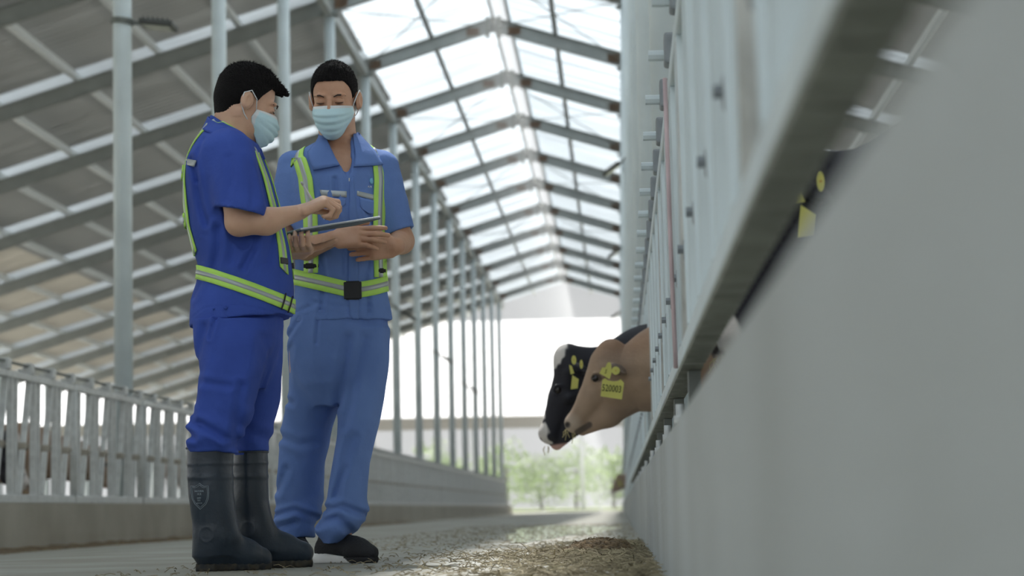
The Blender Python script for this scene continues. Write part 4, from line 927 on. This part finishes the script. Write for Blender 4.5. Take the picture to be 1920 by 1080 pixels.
# ---------------------------------------------------------------- tablet and stylus, small clip in the hand
a0, a1 = at(540, 436, 8.10), at(690, 413, 8.30); e1 = _n(a1 - a0); ctr = (a0 + a1) / 2; L = np.linalg.norm(a1 - a0)
nrm = _n(np.array((-.16, -.085, 1.0)) - e1 * np.dot((-.16, -.085, 1.0), e1));  nrm = _n(nrm - e1 * np.dot(nrm, e1)); e2 = np.cross(nrm, e1)
tb = empty('tablet', tuple(ctr)); tag(tb, 'thin grey tablet held flat between the two workers', 'tablet')
def orient(b, name, m, parent, org=ctr): me = b.mesh(name, m); me.transform(frame(e1, e2, nrm, org)); o = bpy.data.objects.new(name, me); return link(o, parent)
b = MB(); b.box((-L / 2, -.085, -.004), (L / 2, .085, .0035), bev=.003); orient(b, 'case', mat('tablet_shell', srgb(196, 202, 210), .3, .5), tb)
b = MB(); b.box((-L / 2 + .012, -.077, .0035), (L / 2 - .012, .077, .0042)); orient(b, 'screen', mat('tablet_glass', srgb(40, 48, 58), .12), tb)
b = MB(); b.box((-L / 2 + .002, -.083, -.0075), (L / 2 - .002, .083, -.004), bev=.0015); orient(b, 'back_cover', mat('tablet_cover', srgb(92, 106, 120), .6), tb)
b = MB(); s0, s1 = at(566, 343, 7.84), at(608, 412, 7.99); b.tube([s0, s0 + (s1 - s0) * .9, s1], [.0038, .0038, .001], 10)
st = empty('stylus', tuple(s1)); b.build('barrel', mat('white_plastic', srgb(226, 230, 234), .35), st, True); tag(st, 'slim white stylus in the writing hand above the tablet', 'stylus')
b = MB(); b.tube([s0 - (s1 - s0) * .02, s0 + (s1 - s0) * .04], .0042, 10); b.build('end_cap', M['galv'], st, True)
# ================================================================ cows
def tri_r(c):   # tint helper
    return np.array(srgb(*c)[:3])
M['hide'] = mat('short_coat', (1, 1, 1, 1), .65, 0, var=.06, vscale=14, bump=.12, bscale=90, attr='tint', spec=.3)
M['tag'] = mat('yellow_ear_tag', srgb(204, 200, 104), .5, 0, var=.04)
M['ink'] = mat('black_marker', srgb(24, 24, 22), .7)
M['horn'] = mat('dark_hoof', srgb(60, 54, 48), .6)
def nz3(V, s, seed):
    g = np.random.default_rng(seed); r = 0
    for i in range(6): k = g.normal(size=3); k /= np.linalg.norm(k); r = r + np.sin(V @ k * s * (1 + i * .35) + g.uniform(0, 6.28))
    return r / 3
def cow(Y, pts, colour, name_label, eye, seed, er_=.024):
    """pts: px anchors of the head in profile, facing -X"""
    root = empty('cow', (.20, Y, 0)); tag(root, name_label, 'cow', 'cows feeding through the near fence'); k = Y / FPX
    P = {n: at(v[0], v[1], Y) for n, v in pts.items()}; R = {n: v[2] * k for n, v in pts.items() if len(v) > 2}
    F = Field((P['muzzle'][0] - .10, Y - .42, -.01), (2.75, Y + .42, 1.50), .011)
    sh = np.array((.80, Y, 1.02)); F.cap(P['neck'], P['neck2'], R['neck'], R['neck2'], .06, squash=((0, 1, 0), .62)); F.cap(P['neck2'], sh, R['neck2'], .30, .08, squash=((0, 1, 0), .8))
    F.ell((1.45, Y, 1.0), (.80, .34, .37), None, .12); F.ell((2.15, Y, 1.08), (.38, .27, .27), None, .12); F.ell((.85, Y, .95), (.30, .27, .36), None, .1)
    for s_ in (-1, 1):
        F.cap((.82, Y + s_ * .17, .80), (.80, Y + s_ * .16, .42), .11, .055, .06); F.cap((.80, Y + s_ * .16, .42), (.80, Y + s_ * .16, .05), .048, .04, .02)
        F.cap((2.15, Y + s_ * .18, .95), (2.08, Y + s_ * .18, .62), .17, .075, .08); F.cap((2.08, Y + s_ * .18, .62), (2.26, Y + s_ * .17, .46), .075, .05, .03); F.cap((2.26, Y + s_ * .17, .46), (2.20, Y + s_ * .17, .05), .045, .038, .02)
        for x_ in (.79, 2.19): F.cap((x_, Y + s_ * .165, .06), (x_ - .02, Y + s_ * .165, .0), .045, .055, .01, cut=(0, 0, -1))
    F.ell((1.75, Y, .68), (.22, .14, .14), None, .05); F.cap((2.50, Y, 1.20), (2.56, Y, .60), .03, .02, .02)
    o = F.build('body', M['hide'], root)
    # the head is sculpted finer and stays part of the same hide
    H = Field((P['muzzle'][0] - .09, Y - .24, P['chin'][2] - .10), (P['neck'][0] + .16, Y + .24, P['poll'][2] + .14), .0055)
    H.cap(P['brain'], P['mid'], R['brain'], R['mid'], .02, squash=((0, 1, 0), .92)); H.cap(P['mid'], P['muzzle'], R['mid'], R['muzzle'], .02, squash=((0, 1, 0), .95))
    H.cap(P['cheek'], P['jaw'], R['cheek'], R['jaw'], .03, squash=((0, 1, 0), .66)); H.cap(P['jaw'], P['chin'], R['jaw'], R['chin'], .02, squash=((0, 1, 0), .8))
    H.cap(P['brain'], P['poll'], R['brain'] * .8, R['poll'], .03); H.ell(P['muzzle'] + np.array((-.004, 0, 0)), (R['muzzle'] * .95, R['muzzle'] * 1.1, R['muzzle'] * .92), None, .03)
    H.cap(P['poll'] + np.array((.02, 0, -.02)), P['neck'], R['poll'] * 1.6, R['neck'] * .86, .06, squash=((0, 1, 0), .7)); H.cap(P['cheek'], P['neck'], R['cheek'] * .8, R['neck'] * .86, .05, squash=((0, 1, 0), .6))
    E = at(eye[0], eye[1], Y)
    for s_ in (-1, 1):
        q = H.cast(np.array([[E[0], Y + s_ * .3, E[2]]]), np.array([[0, -s_, 0.]]), 0, .4)[0]
        if np.isnan(q).any(): q = np.array((E[0], Y + s_ * .08, E[2]))
        H.ell(q, (.030, .014, .026), None, .012); H.ell(q + np.array((0, s_ * .012, 0)), (.022, .016, .019), None, .006, 's')
        b = MB(); bm = bmesh.new(); bmesh.ops.create_uvsphere(bm, u_segments=20, v_segments=12, radius=er_); b.add([tuple(np.array(v.co) * np.array((1, .7, 1)) + q - np.array((0, s_ * .0, 0))) for v in bm.verts], [[v.index for v in f.verts] for f in bm.faces]); bm.free(); b.build('eye', M['eye'], root, True)
        H.cap(q + np.array((-.012, s_ * .004, .026)), q + np.array((.03, s_ * .004, .022)), .008, .006, .01)
        er = P['ear']; n0 = np.array((er[0], Y + s_ * .09, er[2] + .01)); n1 = np.array((er[0] + .045, Y + s_ * .20, er[2] - .035))
        H.cap(n0, (n0 + n1) / 2, .026, .048, .015, squash=((.5, 0, .86), .5)); H.cap((n0 + n1) / 2, n1, .048, .014, .01, squash=((.5, 0, .86), .5))
        H.cap(P['brain'] + np.array((-.02, s_ * .075, -.02)), P['mid'] + np.array((.03, s_ * .05, .0)), .020, .012, .03)
        H.cap(E + np.array((.05, s_ * .085, -.05)), P['cheek'] + np.array((-.03, s_ * .06, -.02)), .022, .02, .03)
        H.cap((n0 * .5 + n1 * .5) + np.array((0, -.012 if s_ < 0 else .012, -.010)), n1 * .8 + n0 * .2 + np.array((0, -.008 if s_ < 0 else .008, -.010)), .018, .008, .006, 's')
        nn = at(pts['nostril'][0], pts['nostril'][1], Y); H.ell((nn[0], Y + s_ * R['muzzle'] * .92, nn[2]), (.015, .016, .011), None, .008, 's')
    m0, m1 = at(pts['mouth0'][0], pts['mouth0'][1], Y), at(pts['mouth1'][0], pts['mouth1'][1], Y)
    for s_ in (-1, 1): H.cap((m0[0], Y + s_ * .05, m0[2]), (m1[0], Y + s_ * .055, m1[2]), .004, .003, .006, 's')
    ho = H.build('head', M['hide'], root); vcol(o, lambda V: colour(V, P, Y, k)); vcol(ho, lambda V: colour(V, P, Y, k))
    return root, H
def tagplate(root, quad, Y, label_txt=None, size=.03, rot=0, cen=None, name='ear_tag', neck=None, m='tag'):
    Q = [at(x, y, Y) for x, y in quad]; b = MB(); V = [tuple(p) for p in Q] + [tuple(p + np.array((0, .003, 0))) for p in Q]; n = len(Q)
    b.add(V, [tuple(range(n)), tuple(range(2 * n - 1, n - 1, -1))] + [(i, (i + 1) % n, n + (i + 1) % n, n + i) for i in range(n)]); o = b.build(name, M[m], root)
    bm = bmesh.new(); bm.from_mesh(o.data); bmesh.ops.recalc_face_normals(bm, faces=bm.faces); bm.to_mesh(o.data); bm.free()
    if label_txt:
        c = at(cen[0], cen[1], Y) if cen else sum(Q) / n; x_ = np.array((math.cos(rot), 0, -math.sin(rot))); text_mesh(label_txt, size, 'lettering', M['ink'], frame(x_ * .78, np.cross((0, -1, 0), x_) * 1.15, (0, -1, 0), c + np.array((0, -.0012, 0))), o)
    return o
def disc(c, rx, rz_s, root, name='ear_tag_button', m='tag'):
    b = MB(); n = 20; V = [(c[0] + rx * math.cos(a), c[1] + dy, c[2] + rz_s * math.sin(a)) for dy in (0, .006) for a in np.linspace(0, 2 * math.pi, n, endpoint=False)]
    b.add(V, [tuple(range(n)), tuple(range(2 * n - 1, n - 1, -1))] + [(i, (i + 1) % n, n + (i + 1) % n, n + i) for i in range(n)]); o = b.build(name, M[m], root)
    b = MB(); b.tube([c + np.array((0, -.003, 0)), c + np.array((0, .012, 0))], .003, 8); b.build('pin', M['ink'] if m != 'tag' else mat('orange_pin', srgb(196, 140, 50), .5), o); return o
def col_brown(V, P, Y, k):
    base = tri_r((162, 138, 118)); dark = tri_r((118, 102, 92)); pale = tri_r((200, 186, 172)); grey = tri_r((60, 56, 56))
    C = np.tile(base, (len(V), 1)); n = nz3(V, 9, 4)
    t = np.clip((n + .1) * .35, 0, .45)[:, None]; C = C * (1 - t) + dark * t
    top = np.clip((V[:, 2] - (P['brain'][2] + .02)) / .08, 0, 1)[:, None] * .5; C = C * (1 - top) + tri_r((152, 116, 90)) * top
    d = np.linalg.norm((V - (P['muzzle'] + np.array((-.02, 0, -.015)))) * np.array((1, .6, 1)), axis=1); t = np.clip((.075 - d) / .05, 0, 1)[:, None] * .6; C = C * (1 - t) + pale * t
    er = P['ear']; d = np.hypot(V[:, 0] - er[0] - .02, (V[:, 2] - er[2]) * 1.3); t = (np.clip((.075 - d) / .03, 0, 1) * (np.abs(V[:, 1] - Y) > .125))[:, None] * .65; C = C * (1 - t) + tri_r((74, 66, 64)) * t
    ec = at(1119, 710, Y); d = np.linalg.norm((V - ec) * np.array((1, 0, 1.2)), axis=1) + .003 * nz3(V, 70, 3); t = np.clip((.034 - d) / .012, 0, 1)[:, None] * .8; C = C * (1 - t) + tri_r((52, 44, 42)) * t
    nm = at(1064, 797, Y); d = np.linalg.norm((V - np.array((nm[0], Y, nm[2]))) * np.array((1, 0, 1)), axis=1); t = np.clip((.022 - d) / .012, 0, 1)[:, None]; C = C * (1 - t) + grey * t
    a, b_ = at(1083, 811, Y), at(1105, 797, Y); ab = b_ - a; tt = np.clip(((V - a) @ ab) / (ab @ ab), 0, 1); d = np.linalg.norm((V - a - tt[:, None] * ab) * np.array((1, 0, 1)), axis=1); t = np.clip((.020 - d) / .008, 0, 1)[:, None] * .8; C = C * (1 - t) + grey * t
    return C
def col_black(V, P, Y, k):
    blk = tri_r((38, 38, 46)); wht = tri_r((214, 208, 204)); pink = tri_r((196, 158, 150))
    C = np.tile(blk, (len(V), 1)); n = nz3(V, 5, 9)
    w_ = (n > .35) & (V[:, 0] > .45); C[w_] = wht
    e = .012 * nz3(V, 60, 2)
    def front(x, y): return at(x, y, Y)
    blaze = [(1046, 656, 19), (1038, 676, 15), (1028, 702, 9), (1024, 745, 6), (1016, 780, 10), (1012, 808, 18), (1016, 832, 18)]
    for x, y, r in blaze:
        c = front(x, y); d = np.linalg.norm((V - c) * np.array((1, .55, 1)), axis=1) + e; t = np.clip((r * k * 1.15 - d) / .008, 0, 1)[:, None]; C = C * (1 - t) + wht * t
    a, b_ = front(1030, 843), front(1062, 838); ab = b_ - a; tt = np.clip(((V - a) @ ab) / (ab @ ab), 0, 1); d = np.linalg.norm((V - a - tt[:, None] * ab) * np.array((1, 0, 1)), axis=1); t = np.clip((.026 - d) / .012, 0, 1)[:, None]; C = C * (1 - t) + pink * t
    nm = front(1011, 826); d = np.linalg.norm((V - nm) * np.array((1, 0, 1)), axis=1); t = np.clip((.020 - d) / .01, 0, 1)[:, None]; C = C * (1 - t) + tri_r((90, 66, 66)) * t
    return C
cb, HB = cow(12.5, dict(brain=(1137, 686, 33), mid=(1110, 748, 26), muzzle=(1078, 793, 17), poll=(1143, 658, 16), cheek=(1162, 738, 46), jaw=(1140, 775, 26), chin=(1092, 806, 11), neck=(1196, 708, 62), neck2=(1250, 690, 76), ear=(1152, 692), nostril=(1063, 797), mouth0=(1070, 815), mouth1=(1108, 797)), col_brown,
          'brown cow with yellow tag 520003, head low through the near fence', (1118, 711), 4)
ty = 12.5 - .26
tagplate(cb, [(1129, 713), (1134, 709), (1140, 713), (1150, 715), (1158, 714), (1164, 711), (1170, 718), (1166, 749), (1126, 743)], ty, '520003', .043, .12, (1147, 729))
tagplate(cb, [(1124, 700), (1129, 689), (1135, 689), (1139, 680), (1144, 679), (1146, 684), (1147, 698), (1143, 711)], ty - .01, '5', .026, .4, (1136, 697))
disc(at(1154.5, 695, ty - .01), .021, .021, cb)
ck, HK = cow(13.2, dict(brain=(1072, 694, 30), mid=(1055, 748, 27), muzzle=(1031, 812, 19), poll=(1062, 668, 17), cheek=(1094, 735, 36), jaw=(1078, 790, 24), chin=(1044, 832, 12), neck=(1150, 700, 56), neck2=(1215, 688, 72), ear=(1082, 690), nostril=(1013, 824), mouth0=(1028, 842), mouth1=(1062, 834)), col_black,
          'black and white cow with tilted yellow tags, head beyond the brown cow', (1047, 733), 9, .019)
ty = 13.2 - .25
disc(at(1076, 675, ty), .013, .025, ck); disc(at(1090, 683, ty), .009, .024, ck)
tagplate(ck, [(1067, 684), (1072, 686), (1077, 700), (1070, 702)], ty, None); tagplate(ck, [(1073, 703), (1079, 707), (1085, 711), (1083, 728), (1070, 730)], ty - .01, None)
# hay hanging from the muzzles
for (x0, y0, Yc, nm, rt) in ((1062, 806, 12.43, 5, cb), (1075, 811, 12.45, 4, cb), (1024, 838, 13.16, 5, ck)):
    b = MB(); g = np.random.default_rng(int(x0)); 
    for i in range(nm):
        p = at(x0 + g.uniform(-5, 5), y0 + g.uniform(-3, 2), Yc); q = p + np.array((g.uniform(-.02, .01), g.uniform(-.02, .02), g.uniform(-.06, -.02))); b.tube([p, (p + q) / 2 + np.array((g.uniform(-.01, .01), 0, 0)), q], .0016, 4)
    o = b.build('hay_wisps', mat('hay_stalk', srgb(190, 176, 130), .9), rt); o['kind'] = 'stuff'
for src, loc, rot, lab, grp in ((ck, (.89, 6.0, 0), 0, 'black and white cow close behind the near kerb, yellow tag under the fence rail', 'cows behind the near kerb'),
        (cb, (.74, 6.72, 0), 0, 'brown cow close behind the near kerb, muzzle under the fence rail', 'cows behind the near kerb'),
        (cb, (.24, 64.4, 0), 0, 'small brown cow head at the far end of the near fence', 'cows feeding through the near fence'),
        (ck, (-6.0, 21.7, -.09), math.pi, 'black and white cow behind the far feed fence, nearest of those', 'cows behind the far fence'),
        (cb, (-6.0, 26.6, -.09), math.pi, 'brown cow behind the far feed fence left of the rubber boots', 'cows behind the far fence'),
        (cb, (-5.9, 43.3, -.09), math.pi, 'brown cow behind the far feed fence, seen between the workers\' legs', 'cows behind the far fence')):
    o = copy_tree(src, None, lab, loc, rot); o['group'] = grp
# ================================================================ floor litter
M['straw'] = mat('dry_straw', srgb(164, 154, 126), .9, 0, var=.25, vscale=9, col2=srgb(96, 86, 66))
M['silage'] = mat('brown_silage', srgb(120, 100, 72), .95, 0, var=.3, vscale=40, col2=srgb(80, 68, 50), bump=.6, bscale=120)
def straws(n, fn, name, label, m, L=(.02, .07), w_=.0016, seed=1):
    g = np.random.default_rng(seed); b = MB()
    for i in range(n):
        x, y, z = fn(g); a = g.uniform(0, math.pi); l = g.uniform(*L); t = g.normal() * .18; d = np.array((math.cos(a) * math.cos(t), math.sin(a) * math.cos(t), math.sin(t))); s_ = np.array((-math.sin(a), math.cos(a), 0)) * w_ * g.uniform(.6, 1.8)
        p = np.array((x, y, z + .003 + abs(math.sin(t)) * l / 2)); up = np.array((0, 0, w_ * 1.4)); e0, e1_ = p - d * l / 2, p + d * l / 2; md = p + np.array((0, 0, g.uniform(0, .006)))
        b.add([e0 - s_, e0 + s_, e0 + up, md - s_, md + s_, md + up, e1_ - s_, e1_ + s_, e1_ + up], [(0, 3, 4, 1), (1, 4, 5, 2), (2, 5, 3, 0), (3, 6, 7, 4), (4, 7, 8, 5), (5, 8, 6, 3), (0, 1, 2), (8, 7, 6)])
    o = b.build(name, m); return tag(o, label, 'hay', kind='stuff')
def near_litter(g):
    while True:
        y = g.uniform(6.0, 12.5); x = .10 - abs(g.normal()) * (.31 if y < 10 else .22)
        if x > -1.25 and g.uniform() < (.55 if y < 8.5 else 1 if y < 10.5 else .35): return x, y, g.uniform(0, .004) + .008 * max(0, math.sin(7 * x + 3 * y)) * g.uniform()
straws(4600, near_litter, 'straw', 'dry straw scattered over the floor beside the near kerb', M['straw'])
straws(2200, lambda g: (g.uniform(-1.6, .1), g.uniform(7, 26), 0), 'straw', 'thin straw dust spread along the alley floor', M['straw'], (.01, .04))
straws(3500, lambda g: (-4.66 + abs(g.normal()) * .35, g.uniform(14, 50), -.088), 'straw', 'brown straw swept against the far kerb', M['straw'], (.03, .10), .003)
def mound(cx, cy_, rx, ry, hh, z0, name, label, seed):
    F = Field((cx - rx * 1.3, cy_ - ry * 1.3, z0 - .004), (cx + rx * 1.3, cy_ + ry * 1.3, z0 + hh * 1.6), .006); F.ell((cx, cy_, z0 - .01), (rx, ry, hh + .01), None, 0); g = np.random.default_rng(seed)
    for i in range(14): F.ell((cx + g.uniform(-.6, .6) * rx, cy_ + g.uniform(-.6, .6) * ry, z0 + hh * .4), (.03, .04, hh * .6), None, .02)
    F.warp(lambda x, y, z: .003 * np.sin(140 * x + 2) * np.sin(120 * y) + .002 * np.sin(300 * x + 200 * z))
    o = F.build(name, M['silage']); return tag(o, label, 'hay', kind='stuff')
mound(-.085, 9.9, .16, .22, .050, 0, 'hay_pile', 'small brown pile of chopped feed on the floor by the near kerb', 2)
straws(900, lambda g: (lambda r, a: (-.085 + .16 * r * math.cos(a), 9.9 + .22 * r * math.sin(a), .050 * (1 - r * r)))(math.sqrt(g.uniform()), g.uniform(0, 6.28)), 'straw', 'short stalks on top of the small brown feed pile', M['silage'], (.01, .035), .0016, 5)
F = Field((-4.72, 16, -.095), (-4.05, 44, -.02), .035)
# low drift of spilled feed at the far kerb, modelled as one rough strip
b = MB(); g = np.random.default_rng(12); n = 160; V = []
for i in range(n):
    y = 13 + i * .25; ww = .30 + .10 * math.sin(i * .5) + g.uniform(-.05, .05); hh = .03 + g.uniform(0, .02)
    V += [(-4.695, y, -.085 + hh), (-4.70 + ww * .4, y, -.085 + hh * g.uniform(.6, 1)), (-4.70 + ww * .8, y, -.08 + hh * g.uniform(.15, .4)), (-4.70 + ww, y, -.10)]
b.add(V, [(i * 4 + j, i * 4 + j + 1, i * 4 + j + 5, i * 4 + j + 4) for i in range(n - 1) for j in range(3)]); tag(b.build('spilled_feed', M['silage'], None, True), 'low drift of brown spilled feed along the foot of the far kerb', 'hay', kind='stuff')
# wet patch
M['wet'] = mat('wet_concrete', srgb(96, 96, 92), .06, 0, var=.05, vscale=3, bump=.04, bscale=20)
b = MB(); g = np.random.default_rng(3); pts_ = []
for i in range(40): a = 2 * math.pi * i / 40; rr = 1 + .18 * math.sin(3 * a + 1) + .12 * math.sin(7 * a) + g.uniform(-.06, .06); pts_.append((-.50 + .42 * rr * math.cos(a), 19.5 + 5.5 * rr * math.sin(a)))
b.add([(x, y, .004) for x, y in pts_] + [(x, y, -.01) for x, y in pts_], [tuple(range(40))] + [(i, 40 + i, 40 + (i + 1) % 40, (i + 1) % 40) for i in range(40)]); tag(b.build('puddle', M['wet']), 'shallow wet patch shining on the floor beyond the straw', 'puddle', kind='stuff')
